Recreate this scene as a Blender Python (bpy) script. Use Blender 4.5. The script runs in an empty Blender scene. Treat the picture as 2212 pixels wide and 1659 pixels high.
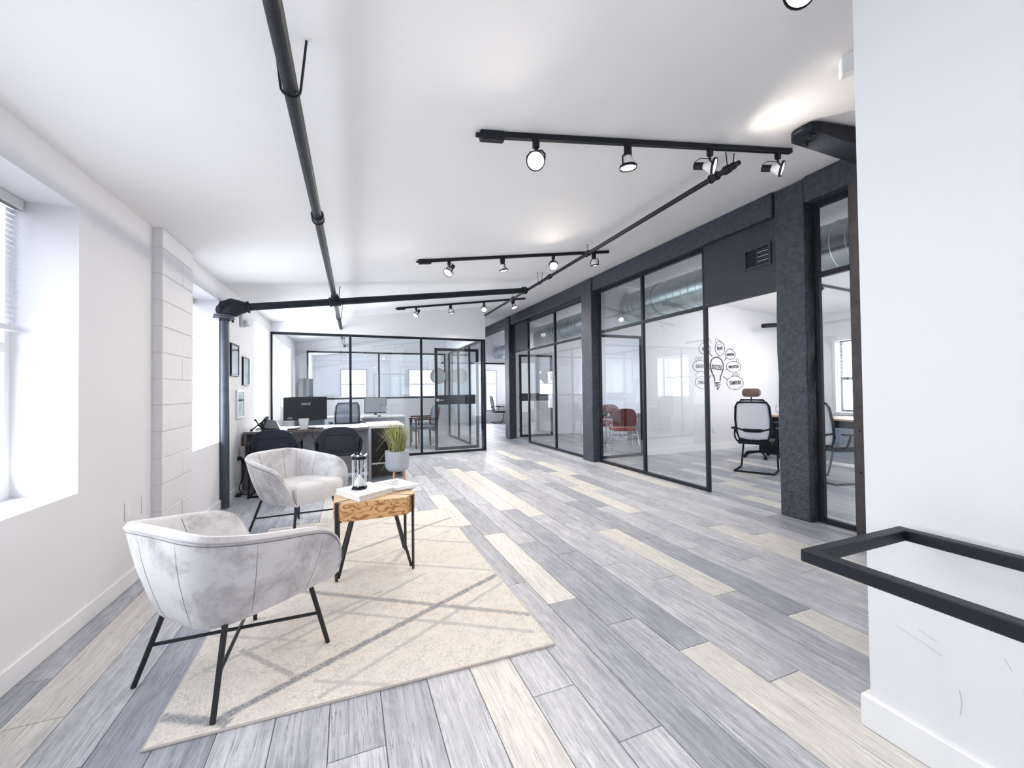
import bpy, math, random
from mathutils import Vector, Matrix
random.seed(7)
PI = math.pi
S = bpy.context.scene
C = S.collection

# ------------------------------------------------------------------ camera, world, lights, exposure
cam_d = bpy.data.cameras.new('camera')
cam = bpy.data.objects.new('camera', cam_d); C.objects.link(cam)
cam_d.sensor_fit = 'HORIZONTAL'; cam_d.sensor_width = 36.0
cam_d.lens = 881.42 / 2212 * 36.0
cam_d.clip_start = 0.02; cam_d.clip_end = 200
# rows: world axes in camera space (x right, y down, z forward)
RX = (0.927756, -0.005286, 0.373150); RY = (-0.372964, 0.019490, 0.927641); RZ = (-0.012176, -0.999796, 0.016110)
right = Vector((RX[0], RY[0], RZ[0])); down = Vector((RX[1], RY[1], RZ[1])); fwd = Vector((RX[2], RY[2], RZ[2]))
fwd.normalize(); right = (right - fwd * right.dot(fwd)).normalized(); up = right.cross(fwd)
cam.matrix_world = Matrix(((right.x, up.x, -fwd.x, 0), (right.y, up.y, -fwd.y, 0), (right.z, up.z, -fwd.z, 1.28), (0, 0, 0, 1)))
S.camera = cam
S.view_settings.view_transform = 'Standard'; S.view_settings.look = 'None'
S.view_settings.gamma = 1.0; S.view_settings.use_curve_mapping = False
S.view_settings.exposure = 0.47
S.cycles.use_denoising = True
S.cycles.max_bounces = 8; S.cycles.diffuse_bounces = 4; S.cycles.glossy_bounces = 3
S.cycles.use_adaptive_sampling = True; S.cycles.adaptive_threshold = 0.06
S.cycles.transmission_bounces = 4; S.cycles.transparent_max_bounces = 18
S.cycles.sample_clamp_indirect = 6; S.cycles.caustics_reflective = False; S.cycles.caustics_refractive = False
w = bpy.data.worlds.new('sky'); S.world = w; w.use_nodes = True
w.node_tree.nodes['Background'].inputs[0].default_value = (0.86, 0.93, 1.0, 1)
w.node_tree.nodes['Background'].inputs[1].default_value = 2.6

def area(loc, target, sx, sy, power, col=(0.93, 0.96, 1.0)):
    l = bpy.data.lights.new('window_light', 'AREA'); l.shape = 'RECTANGLE'; l.size = sx; l.size_y = sy
    l.energy = power; l.color = col
    o = bpy.data.objects.new('window_light', l); C.objects.link(o); o.location = loc
    o.rotation_euler = (Vector(target) - Vector(loc)).to_track_quat('-Z', 'Y').to_euler()
    return o
LP = 1.0
area((-1.82, -0.9, 1.55), (2, -0.9, 1.9), 1.5, 1.5, 15 * LP)
area((-1.82, 2.15, 1.53), (2, 2.15, 2.5), 1.6, 1.5, 31 * LP)
area((-1.82, 4.9, 1.53), (2, 4.9, 2.5), 1.0, 1.5, 52 * LP)
area((-1.78, 7.65, 1.55), (2, 7.65, 2.5), 1.0, 1.5, 70 * LP)
area((-1.75, 10.1, 1.6), (2, 10.1, 1.3), 1.2, 1.4, 80 * LP)
area((9.95, 5.2, 1.5), (5, 5.0, 1.2), 1.2, 1.5, 55 * LP)
area((9.95, 2.6, 1.5), (5, 2.6, 1.2), 1.4, 1.5, 55 * LP)
area((9.95, 8.6, 1.5), (5, 8.4, 1.2), 1.4, 1.5, 140 * LP)
area((0.2, 16.35, 1.6), (0.2, 10, 1.3), 0.9, 1.05, 110 * LP)
area((2.68, 16.35, 1.6), (2.68, 10, 1.3), 1.05, 1.05, 120 * LP)
area((5.5, 16.35, 1.3), (5.2, 10, 1.3), 0.5, 1.7, 30 * LP)
area((9.95, 13.4, 1.5), (5, 13.0, 1.2), 2.2, 1.5, 220 * LP)

# ------------------------------------------------------------------ helpers
def lin(r, g, b):
    f = lambda c: (c / 255) / 12.92 if c / 255 <= 0.04045 else ((c / 255 + 0.055) / 1.055) ** 2.4
    return (f(r), f(g), f(b), 1)

class MB:
    def __init__(s): s.v = []; s.f = []
    def add(s, v, f):
        n = len(s.v); s.v += [tuple(p) for p in v]; s.f += [tuple(i + n for i in q) for q in f]; return s
    def hexa(s, p):  # 8 points: bottom 4 ccw, top 4
        return s.add(p, [(3, 2, 1, 0), (4, 5, 6, 7), (0, 1, 5, 4), (1, 2, 6, 5), (2, 3, 7, 6), (3, 0, 4, 7)])
    def box(s, x0, x1, y0, y1, z0, z1):
        return s.hexa([(x0, y0, z0), (x1, y0, z0), (x1, y1, z0), (x0, y1, z0), (x0, y0, z1), (x1, y0, z1), (x1, y1, z1), (x0, y1, z1)])
    def bar(s, p0, p1, w, h, upv=(0, 0, 1)):  # rectangular bar p0->p1
        p0 = Vector(p0); p1 = Vector(p1); d = (p1 - p0).normalized(); u = Vector(upv)
        if abs(d.dot(u)) > 0.98: u = Vector((0, 1, 0))
        a = d.cross(u).normalized(); b = a.cross(d).normalized(); a *= w / 2; b *= h / 2
        return s.hexa([p0 - a - b, p0 + a - b, p1 + a - b, p1 - a - b, p0 - a + b, p0 + a + b, p1 + a + b, p1 - a + b])
    def prism(s, poly, z0, z1, cap=True):
        n = len(poly)
        v = [(x, y, z0) for x, y in poly] + [(x, y, z1) for x, y in poly]
        f = [(i, (i + 1) % n, n + (i + 1) % n, n + i) for i in range(n)]
        if cap: f += [tuple(range(n - 1, -1, -1)), tuple(range(n, 2 * n))]
        return s.add(v, f)
    def rings(s, rings, caps=True, closed=True):
        n = len(rings[0]); v = [p for r in rings for p in r]; f = []
        for k in range(len(rings) - 1):
            for i in range(n if closed else n - 1):
                j = (i + 1) % n
                f.append((k * n + i, k * n + j, (k + 1) * n + j, (k + 1) * n + i))
        if caps: f += [tuple(range(n - 1, -1, -1)), tuple(range((len(rings) - 1) * n, len(rings) * n))]
        return s.add(v, f)
    def tube(s, pts, r, n=10, caps=True, closed=False):
        pts = [Vector(p) for p in pts]; rr = r if isinstance(r, (list, tuple)) else [r] * len(pts); R = []
        prev = None
        for i, p in enumerate(pts):
            if closed: d = pts[(i + 1) % len(pts)] - pts[i - 1]
            elif i == 0: d = pts[1] - p
            elif i == len(pts) - 1: d = p - pts[i - 1]
            else: d = (pts[i + 1] - p).normalized() + (p - pts[i - 1]).normalized()
            d.normalize()
            if prev is None:
                a = d.orthogonal().normalized()
            else:
                a = (prev - d * prev.dot(d)).normalized()
            prev = a; b = d.cross(a)
            R.append([p + (a * math.cos(t) + b * math.sin(t)) * rr[i] for t in [2 * PI * k / n for k in range(n)]])
        if closed: R.append(R[0]); caps = False
        return s.rings(R, caps)
    def lathe(s, prof, c=(0, 0, 0), n=20, axis=(0, 0, 1), caps=True):
        c = Vector(c); ax = Vector(axis).normalized(); a = ax.orthogonal().normalized(); b = ax.cross(a)
        if abs(ax.z) > 0.999: a = Vector((1, 0, 0)); b = ax.cross(a)
        return s.rings([[c + ax * h + (a * math.cos(t) + b * math.sin(t)) * r for t in [2 * PI * k / n for k in range(n)]] for r, h in prof], caps)
    def build(s, name, mat, parent=None, smooth=False, bevel=0.0, world=False, seg=1):
        me = bpy.data.meshes.new(name)
        off = Vector(parent.location) if (world and parent) else Vector((0, 0, 0))
        if world and parent and parent.parent: off = off + Vector(parent.parent.location)
        me.from_pydata([tuple(Vector(p) - off) for p in s.v], [], s.f); me.update()
        o = bpy.data.objects.new(name, me); C.objects.link(o)
        if mat: me.materials.append(mat)
        if parent: o.parent = parent
        if smooth:
            for p in me.polygons: p.use_smooth = True
            try: me.set_sharp_from_angle(angle=math.radians(40))
            except Exception: pass
        if bevel:
            m = o.modifiers.new('bevel', 'BEVEL'); m.width = bevel; m.segments = seg; m.limit_method = 'ANGLE'; m.angle_limit = math.radians(40)
        return o

def tag(o, label=None, cat=None, group=None, kind=None):
    if label: o['label'] = label
    if cat: o['category'] = cat
    if group: o['group'] = group
    if kind: o['kind'] = kind
    return o
def root(name, loc, label, cat, group=None, rz=0.0):
    o = bpy.data.objects.new(name, None); C.objects.link(o); o.location = loc; o.rotation_euler = (0, 0, rz)
    o.empty_display_size = 0.1
    return tag(o, label, cat, group)
def copy_tree(o, parent=None):
    c = o.copy(); C.objects.link(c)
    if parent: c.parent = parent
    for ch in [x for x in KIDS(o)]: copy_tree(ch, c)
    return c
def KIDS(o): return list(o.children)
def place(o, loc, rz, label, group=None):
    c = copy_tree(o); c.location = loc; c.rotation_euler = (0, 0, rz); c['label'] = label
    if group: c['group'] = group
    return c

# ------------------------------------------------------------------ materials
def nt(m): return m.node_tree.nodes, m.node_tree.links
def pm(name, col, rough=0.6, metal=0.0, noise=0.0, nscale=8.0, bump=0.0, bscale=60.0, spec=0.5, sheen=0.0, emit=None, estr=0.0, alpha=1.0):
    m = bpy.data.materials.new(name); m.use_nodes = True; N, L = nt(m); p = N['Principled BSDF']
    p.inputs['Base Color'].default_value = col; p.inputs['Roughness'].default_value = rough; p.inputs['Metallic'].default_value = metal
    p.inputs['Specular IOR Level'].default_value = spec; p.inputs['Sheen Weight'].default_value = sheen
    tc = N.new('ShaderNodeTexCoord')
    if noise:
        n = N.new('ShaderNodeTexNoise'); n.inputs['Scale'].default_value = nscale; n.inputs['Detail'].default_value = 5
        L.new(tc.outputs['Object'], n.inputs['Vector'])
        r = N.new('ShaderNodeMapRange'); r.inputs['From Min'].default_value = 0.3; r.inputs['From Max'].default_value = 0.7
        r.inputs['To Min'].default_value = 1 - noise; r.inputs['To Max'].default_value = 1 + noise * 0.6
        L.new(n.outputs['Fac'], r.inputs['Value'])
        mx = N.new('ShaderNodeVectorMath'); mx.operation = 'SCALE'; mx.inputs[0].default_value = col[:3]
        L.new(r.outputs[0], mx.inputs['Scale']); L.new(mx.outputs[0], p.inputs['Base Color'])
    if bump:
        n = N.new('ShaderNodeTexNoise'); n.inputs['Scale'].default_value = bscale; n.inputs['Detail'].default_value = 4
        L.new(tc.outputs['Object'], n.inputs['Vector'])
        b = N.new('ShaderNodeBump'); b.inputs['Strength'].default_value = bump; b.inputs['Distance'].default_value = 0.01
        L.new(n.outputs['Fac'], b.inputs['Height']); L.new(b.outputs[0], p.inputs['Normal'])
    if emit:
        p.inputs['Emission Color'].default_value = emit; p.inputs['Emission Strength'].default_value = estr
    return m

M = {}
M['wall'] = pm('white_wall_paint', (0.80, 0.80, 0.835, 1), 0.75, noise=0.015, nscale=1.2, bump=0.05, bscale=30)
M['wall_cool'] = pm('white_wall_paint_cool', (0.80, 0.81, 0.835, 1), 0.7, noise=0.015, nscale=1.5)
M['ceiling'] = pm('ceiling_paint', (0.93, 0.925, 0.93, 1), 0.8, noise=0.02, nscale=0.7, bump=0.10, bscale=3)
M['trim'] = pm('white_trim', (0.86, 0.865, 0.885, 1), 0.45)
M['block'] = pm('painted_block', (0.80, 0.80, 0.83, 1), 0.8, noise=0.02, bump=0.5, bscale=45)
M['mortar'] = pm('painted_mortar', (0.72, 0.72, 0.76, 1), 0.9)
M['black'] = pm('black_steel', (0.007, 0.010, 0.017, 1), 0.45, noise=0.3, nscale=20, bump=0.06, bscale=80, spec=.35)
M['black_matte'] = pm('black_matte', (0.006, 0.009, 0.015, 1), 0.6, spec=.25)
M['pipe'] = pm('dark_pipe_paint', (0.010, 0.014, 0.022, 1), 0.48, noise=0.3, nscale=12, bump=0.15, bscale=60, spec=.3)
M['concrete'] = pm('charcoal_painted_timber', (0.036, 0.047, 0.070, 1), 0.55, noise=0.5, nscale=22, bump=1.0, bscale=45)
M['panel_dark'] = pm('charcoal_panel', (0.030, 0.036, 0.050, 1), 0.6, noise=0.2, nscale=30, bump=0.2, bscale=90)
M['galv'] = pm('galvanised_duct', (0.52, 0.60, 0.63, 1), 0.34, metal=0.85, noise=0.15, nscale=6)
M['bulb'] = pm('bulb_glass_white', (0.9, 0.9, 0.9, 1), 0.3)
M['lamp_on'] = pm('lamp_face', (1, 1, 1, 1), 0.3, emit=(1, 0.93, 0.82, 1), estr=9.0)
M['chrome'] = pm('chrome', (0.75, 0.77, 0.8, 1), 0.2, metal=1.0)
M['brass'] = pm('brass', (0.75, 0.45, 0.2, 1), 0.3, metal=1.0)
M['velvet'] = pm('grey_velvet', (0.56, 0.555, 0.58, 1), 0.75, sheen=0.3)
M['seam'] = pm('velvet_seam', (0.20, 0.18, 0.20, 1), 0.8)
M['piping'] = pm('velvet_piping', (0.50, 0.49, 0.51, 1), 0.7, sheen=0.3)
M['leg_black'] = pm('chair_leg_black', (0.010, 0.013, 0.018, 1), 0.42, bump=0.1, bscale=150)
M['white_plastic'] = pm('white_plastic', (0.85, 0.86, 0.88, 1), 0.4)
M['paper'] = pm('white_paper', (0.88, 0.89, 0.92, 1), 0.5)
M['page'] = pm('page_edges', (0.80, 0.80, 0.80, 1), 0.8, noise=0.1, nscale=60)
M['sand'] = pm('white_sand', (0.92, 0.91, 0.88, 1), 0.8)
M['pot'] = pm('grey_pot', (0.46, 0.49, 0.55, 1), 0.5)
M['soil'] = pm('dark_soil', (0.03, 0.025, 0.02, 1), 0.9)
M['leg_wood'] = pm('light_wood', (0.70, 0.42, 0.22, 1), 0.5, noise=0.15, nscale=20)
M['grass1'] = pm('grass_yellow', (0.42, 0.40, 0.05, 1), 0.5)
M['grass2'] = pm('grass_green', (0.10, 0.13, 0.025, 1), 0.5)
M['grass3'] = pm('grass_pale', (0.55, 0.56, 0.38, 1), 0.5)
M['desk'] = pm('grey_desk', (0.48, 0.48, 0.52, 1), 0.35, noise=0.05)
M['desktop'] = pm('light_desktop', (0.74, 0.73, 0.74, 1), 0.25, noise=0.05)
M['desk_edge'] = pm('desk_edge_brown', (0.20, 0.17, 0.17, 1), 0.5, noise=0.3)
M['cabinet_dark'] = pm('dark_cabinet_brown', (0.016, 0.012, 0.012, 1), 0.55)
M['wood_desk'] = pm('light_oak_desktop', (0.66, 0.48, 0.32, 1), 0.35, noise=0.15, nscale=12)
M['red'] = pm('red_leather', (0.20, 0.012, 0.008, 1), 0.38, noise=0.3, nscale=10)
M['red_seat'] = pm('red_leather_seat', (0.45, 0.05, 0.025, 1), 0.35)
M['mesh_white'] = pm('pale_mesh', (0.74, 0.76, 0.82, 1), 0.7)
M['mesh_grey'] = pm('grey_mesh', (0.26, 0.30, 0.37, 1), 0.7)
M['brown_fabric'] = pm('brown_headrest', (0.20, 0.13, 0.11, 1), 0.7, noise=0.2)
M['tan'] = pm('tan_jacket', (0.22, 0.15, 0.12, 1), 0.8)
M['plastic_dark'] = pm('dark_glossy_plastic', (0.014, 0.020, 0.036, 1), 0.25, noise=0.2)
M['screen'] = pm('monitor_back', (0.006, 0.009, 0.014, 1), 0.30)
M['screen_face'] = pm('screen_face', (0.35, 0.38, 0.42, 1), 0.12)
M['dark_wood'] = pm('dark_red_wood', (0.07, 0.022, 0.018, 1), 0.4)
M['grey_fabric'] = pm('slate_fabric', (0.13, 0.17, 0.22, 1), 0.8, noise=0.15)
M['ink'] = pm('black_marker_ink', (0.02, 0.02, 0.025, 1), 0.7)
M['ink_grey'] = pm('grey_marker_ink', (0.22, 0.22, 0.24, 1), 0.7)
M['grey_plate'] = pm('grey_plastic', (0.5, 0.5, 0.54, 1), 0.5)
M['whiteboard'] = pm('whiteboard', (0.72, 0.75, 0.78, 1), 0.3)
M['mirror_print'] = pm('pale_print', (0.66, 0.72, 0.74, 1), 0.15)
M['print_grey'] = pm('grey_ink_print', (0.35, 0.38, 0.42, 1), 0.5, noise=0.5, nscale=25)
M['green'] = pm('green_paper', (0.02, 0.3, 0.12, 1), 0.5)
M['blind'] = pm('blind_slats', (0.70, 0.70, 0.74, 1), 0.5)
M['stain'] = pm('scuff_grey', (0.60, 0.61, 0.66, 1), 0.8)
M['sunset'] = pm('distant_green', (0.35, 0.42, 0.38, 1), 0.9, noise=0.5, nscale=2)

def glass_mat(name, tint=(0.97, 0.985, 0.985, 1), boost=1.6, haze=0.0):
    m = bpy.data.materials.new(name); m.use_nodes = True; N, L = nt(m)
    for n in list(N): N.remove(n)
    out = N.new('ShaderNodeOutputMaterial'); mx = N.new('ShaderNodeMixShader')
    tr = N.new('ShaderNodeBsdfTransparent'); tr.inputs[0].default_value = tint
    gl = N.new('ShaderNodeBsdfGlossy'); gl.inputs['Roughness'].default_value = 0.0; gl.inputs['Color'].default_value = (0.95, 0.97, 1, 1)
    g = N.new('ShaderNodeNewGeometry'); dt = N.new('ShaderNodeVectorMath'); dt.operation = 'DOT_PRODUCT'
    L.new(g.outputs['Normal'], dt.inputs[0]); L.new(g.outputs['Incoming'], dt.inputs[1])
    def mt(op, x, y=None):
        q = N.new('ShaderNodeMath'); q.operation = op; q.use_clamp = True
        for i, z in enumerate((x, y)):
            if z is None: continue
            if isinstance(z, (int, float)): q.inputs[i].default_value = z
            else: L.new(z, q.inputs[i])
        return q.outputs[0]
    ab = mt('ABSOLUTE', dt.outputs['Value']); pw = mt('POWER', mt('SUBTRACT', 1.0, ab), 5.0)
    fz = mt('MULTIPLY', mt('ADD', mt('MULTIPLY', pw, 0.96), 0.04), boost)
    L.new(fz, mx.inputs[0]); L.new(tr.outputs[0], mx.inputs[1]); L.new(gl.outputs[0], mx.inputs[2])
    L.new(mx.outputs[0], out.inputs[0])
    return m
M['glass'] = glass_mat('clear_glass')
M['glass_thin'] = glass_mat('thin_glass', (0.93, 0.95, 0.96, 1), 1.6)

def plank_mat(name, a, b, streak):
    m = bpy.data.materials.new(name); m.use_nodes = True; N, L = nt(m); p = N['Principled BSDF']
    g = N.new('ShaderNodeNewGeometry'); oi = N.new('ShaderNodeObjectInfo')
    mul = N.new('ShaderNodeMath'); mul.operation = 'MULTIPLY'; mul.inputs[1].default_value = 53.0; L.new(oi.outputs['Random'], mul.inputs[0])
    add = N.new('ShaderNodeVectorMath'); add.operation = 'ADD'; L.new(g.outputs['Position'], add.inputs[0]); L.new(mul.outputs[0], add.inputs[1])
    def noise(sx, sy, detail, rough=0.6, dist=0.0):
        mp = N.new('ShaderNodeVectorMath'); mp.operation = 'MULTIPLY'; mp.inputs[1].default_value = (sx, sy, 1)
        L.new(add.outputs[0], mp.inputs[0]); n = N.new('ShaderNodeTexNoise'); n.inputs['Scale'].default_value = 1.0
        n.inputs['Detail'].default_value = detail; n.inputs['Roughness'].default_value = rough; n.inputs['Distortion'].default_value = dist
        L.new(mp.outputs[0], n.inputs['Vector']); return n.outputs['Fac']
    n1 = noise(62, 2.2, 7, 0.72, 0.5); n2 = noise(190, 8, 4, 0.75, 0.5); n3 = noise(8, 3.5, 6, 0.72, 0.5)
    def rng(x, f0, f1, t0, t1):
        r = N.new('ShaderNodeMapRange'); r.inputs['From Min'].default_value = f0; r.inputs['From Max'].default_value = f1
        r.inputs['To Min'].default_value = t0; r.inputs['To Max'].default_value = t1; L.new(x, r.inputs['Value']); return r.outputs[0]
    def mth(op, x, y):
        q = N.new('ShaderNodeMath'); q.operation = op
        for i, z in enumerate((x, y)):
            if isinstance(z, (int, float)): q.inputs[i].default_value = z
            else: L.new(z, q.inputs[i])
        return q.outputs[0]
    base = mth('ADD', mth('MULTIPLY', rng(n1, 0.36, 0.64, 0, 1), 0.55), mth('MULTIPLY', rng(n3, 0.38, 0.62, 0, 1), 0.45))
    mx = N.new('ShaderNodeMix'); mx.data_type = 'RGBA'; L.new(base, mx.inputs[0]); mx.inputs[6].default_value = a; mx.inputs[7].default_value = b
    st = mth('MULTIPLY', rng(n2, 0.52, 0.64, 0, 1), rng(n3, 0.38, 0.60, 0.2, 1))
    mx2 = N.new('ShaderNodeMix'); mx2.data_type = 'RGBA'; L.new(mth('MULTIPLY', st, 0.8), mx2.inputs[0]); L.new(mx.outputs[2], mx2.inputs[6]); mx2.inputs[7].default_value = streak
    L.new(mx2.outputs[2], p.inputs['Base Color'])
    p.inputs['Roughness'].default_value = 0.42; p.inputs['Specular IOR Level'].default_value = 0.45
    b_ = N.new('ShaderNodeBump'); b_.inputs['Strength'].default_value = 0.12; b_.inputs['Distance'].default_value = 0.004; L.new(n2, b_.inputs['Height']); L.new(b_.outputs[0], p.inputs['Normal'])
    return m
PK = [plank_mat('plank_cream', (0.52, 0.51, 0.50, 1), (0.84, 0.82, 0.78, 1), (0.22, 0.21, 0.22, 1)),
      plank_mat('plank_light', (0.32, 0.335, 0.39, 1), (0.72, 0.73, 0.78, 1), (0.13, 0.14, 0.17, 1)),
      plank_mat('plank_mid', (0.26, 0.275, 0.33, 1), (0.62, 0.63, 0.69, 1), (0.10, 0.11, 0.14, 1)),
      plank_mat('plank_grey', (0.21, 0.23, 0.285, 1), (0.50, 0.52, 0.58, 1), (0.08, 0.09, 0.12, 1))]
M['slab'] = pm('floor_joint_dark', (0.22, 0.23, 0.27, 1), 0.8)

def velvet_detail(m):
    N, L = nt(m); p = N['Principled BSDF']; tc = N.new('ShaderNodeTexCoord')
    n = N.new('ShaderNodeTexNoise'); n.inputs['Scale'].default_value = 4; n.inputs['Detail'].default_value = 9; n.inputs['Roughness'].default_value = .68; n.inputs['Distortion'].default_value = .3
    L.new(tc.outputs['Object'], n.inputs['Vector'])
    r = N.new('ShaderNodeValToRGB'); r.color_ramp.elements[0].position = 0.34; r.color_ramp.elements[0].color = (0.38, 0.365, 0.39, 1)
    r.color_ramp.elements[1].position = 0.52; r.color_ramp.elements[1].color = (0.70, 0.695, 0.72, 1)
    L.new(n.outputs['Fac'], r.inputs[0]); L.new(r.outputs[0], p.inputs['Base Color'])
velvet_detail(M['velvet'])

def burl_mat():
    m = bpy.data.materials.new('burled_oak'); m.use_nodes = True; N, L = nt(m); p = N['Principled BSDF']
    tc = N.new('ShaderNodeTexCoord'); mp = N.new('ShaderNodeMapping'); mp.inputs['Scale'].default_value = (5, 9, 16); L.new(tc.outputs['Object'], mp.inputs[0])
    n = N.new('ShaderNodeTexNoise'); n.inputs['Scale'].default_value = 1.3; n.inputs['Detail'].default_value = 1.5; n.inputs['Distortion'].default_value = .6; L.new(mp.outputs[0], n.inputs['Vector'])
    wv = N.new('ShaderNodeMath'); wv.operation = 'MULTIPLY'; wv.inputs[1].default_value = 42; L.new(n.outputs['Fac'], wv.inputs[0])
    sn = N.new('ShaderNodeMath'); sn.operation = 'SINE'; L.new(wv.outputs[0], sn.inputs[0])
    r = N.new('ShaderNodeValToRGB'); e = r.color_ramp.elements
    e[0].position = 0.0; e[0].color = (0.36, 0.15, 0.05, 1); e[1].position = 0.55; e[1].color = (0.74, 0.44, 0.20, 1)
    mr = N.new('ShaderNodeMapRange'); mr.inputs['From Min'].default_value = -1; L.new(sn.outputs[0], mr.inputs['Value']); L.new(mr.outputs[0], r.inputs[0])
    L.new(r.outputs[0], p.inputs['Base Color']); p.inputs['Roughness'].default_value = 0.45
    return m
M['burl'] = burl_mat()
M['oak_pale'] = pm('pale_oak_top', (0.74, 0.50, 0.28, 1), 0.4, noise=0.18, nscale=10)

# ------------------------------------------------------------------ room constants
def XL(y): return -1.437 + 0.0187 * y
def CZ(x): return 2.545 + (x + 1.38) * 0.135 if x <= 4.15 else 3.2916 - (x - 4.15) * 0.078

def struct(mb, name, mat, **k): return tag(mb.build(name, mat, **k), kind='structure')

# ------------------------------------------------------------------ floor with planks
PW, PLN, PX0 = 0.196, 1.27, 0.71
fl = struct(MB().box(-1.9, 9.75, -3.4, 16.3, -0.12, -0.004), 'floor', M['slab'])
unit = []
def plank_mesh(mat, L_=PLN):
    g = 0.0012; h = 0.0010
    m = MB().hexa([(g, g, -0.008), (PW - g, g, -0.008), (PW - g, L_ - g, -0.008), (g, L_ - g, -0.008),
                   (g + h, g + h, 0), (PW - g - h, g + h, 0), (PW - g - h, L_ - g - h, 0), (g + h, L_ - g - h, 0)])
    me = bpy.data.meshes.new('plank'); me.from_pydata(m.v, [], m.f); me.materials.append(mat); return me
PME = [plank_mesh(x) for x in PK]
BRIGHT = [(0.605, 1.633), (1.2, 2.8), (2.17, 2.5), (2.37, 1.2), (1.6, 1.2), (1.80, 0.9), (1.07, 4.8), (1.607, 4.123), (1.732, 4.4), (2.7, 3.9), (3.1, 2.3), (3.34, 2.0), (4.3, 3.37), (3.96, 4.6), (3.0, 4.6),
          (4.08, 5.7), (2.3, 5.5), (3.2, 6.4), (2.9, 7.5), (-1.13, 2.9), (-1.1, 1.8), (5.0, 4.6), (5.5, 5.2), (6.2, 4.2), (3.5, 8.6), (-0.2, 5.1), (0.5, 7.9), (4.7, 2.9), (5.3, 3.6), (1.5, 6.6)]
def cell(x, y):
    k = math.floor((x - PX0) / PW); j0 = 1.57 - 0.3175 * k
    return k, math.floor((y - j0) / PLN)
BR = {cell(*b) for b in BRIGHT}
rp = random.Random(3); single = []; rest = MB(); restm = []
kx0 = math.floor((-1.45 - PX0) / PW); kx1 = math.floor((9.55 - PX0) / PW)
for k in range(kx0, kx1 + 1):
    x = PX0 + k * PW; j0 = 1.57 - 0.3175 * k
    n0 = math.ceil((-3.3 - j0) / PLN); n1 = math.floor((16.1 - j0) / PLN)
    for n in range(n0, n1):
        y = j0 + n * PLN; t = rp.choices([1, 2, 3, 0], [0.36, 0.36, 0.24, 0.05])[0]
        if (k, n) in BR: t = 0
        elif t == 0 and y < 5 and x < 4: t = 1
        near = (y + PLN > 0.6 and ((x < 4.1 and y < 8.5) or (4.1 <= x < 6.6 and 2.0 < y < 6.2)) and x + PW > -1.4 and not (x > 1.8 and y + PLN < 1.0))
        # how far outside the left/right frame edges
        if near and len(single) < 290: single.append((x, y, t))
        else: rest.box(x + .0012, x + PW - .0012, y + .0012, y + PLN - .0012, -0.008, 0); restm += [t] * 6
for x, y, t in single:
    o = bpy.data.objects.new('plank', PME[t]); C.objects.link(o); o.location = (x, y, 0); o.parent = fl
ro = rest.build('planks', None, fl); tag(ro, kind='stuff')
for mm in PK: ro.data.materials.append(mm)
for i, p in enumerate(ro.data.polygons): p.material_index = restm[i]

# ------------------------------------------------------------------ ceiling
c = MB()
for x0, x1 in ((-1.9, 4.15), (4.15, 9.9)):
    za, zb = CZ(x0), (CZ(x1))
    c.hexa([(x0, -3.5, za), (x1, -3.5, zb), (x1, 16.4, zb), (x0, 16.4, za), (x0, -3.5, za + .12), (x1, -3.5, zb + .12), (x1, 16.4, zb + .12), (x0, 16.4, za + .12)])
struct(c, 'ceiling', M['ceiling'])

# ------------------------------------------------------------------ left wall with deep window openings
WT = 0.36
LW = [(-1.7, -0.1, .745, 2.325), (1.25, 2.985, .745, 2.325), (4.30, 5.45, .745, 2.33), (7.12, 8.16, .75, 2.37), (9.45, 10.75, 1.0, 2.30)]
m = MB()
def slab(m, y0, y1, z0, z1, t0=0.0, t1=WT):
    a, b = XL(y0), XL(y1)
    m.hexa([(a - t1, y0, z0), (a - t0, y0, z0), (b - t0, y1, z0), (b - t1, y1, z0), (a - t1, y0, z1), (a - t0, y0, z1), (b - t0, y1, z1), (b - t1, y1, z1)])
y = -3.4
for a, b, z0, z1 in LW:
    slab(m, y, a, 0, 2.56); slab(m, a, b, 0, z0); slab(m, a, b, z1, 2.56); y = b
slab(m, y, 16.3, 0, 2.56)
struct(m, 'wall_left', M['wall'])
m = MB(); slab(m, -3.4, 3.85, 0, .10, -0.016, 0.004); slab(m, 4.50, 8.36, 0, .10, -0.016, 0.004); slab(m, 8.44, 11.6, 0, .10, -0.016, 0.004)
struct(m, 'baseboard_left', M['trim'], bevel=0.003)

for i, (a, b, z0, z1) in enumerate(LW):
    r = bpy.data.objects.new('window_%d' % (i + 1), None); C.objects.link(r); r['kind'] = 'structure'; r.location = (XL(a) - .3, a, z0)
    f = MB(); e = .045
    slab(f, a, a + e, z0, z1, .27, .33); slab(f, b - e, b, z0, z1, .27, .33)
    slab(f, a + e, b - e, z0, z0 + e, .27, .33); slab(f, a + e, b - e, z1 - e, z1, .27, .33)
    zm = (z0 + z1) / 2; slab(f, a + e, b - e, zm - .025, zm + .025, .27, .33)
    f.build('window_frame', M['black'] if i == 0 else M['trim'], r, world=True)
    g = MB(); slab(g, a + e, b - e, z0 + e, z1 - e, .295, .30); g.build('pane', M['glass_thin'], r, world=True)
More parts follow.
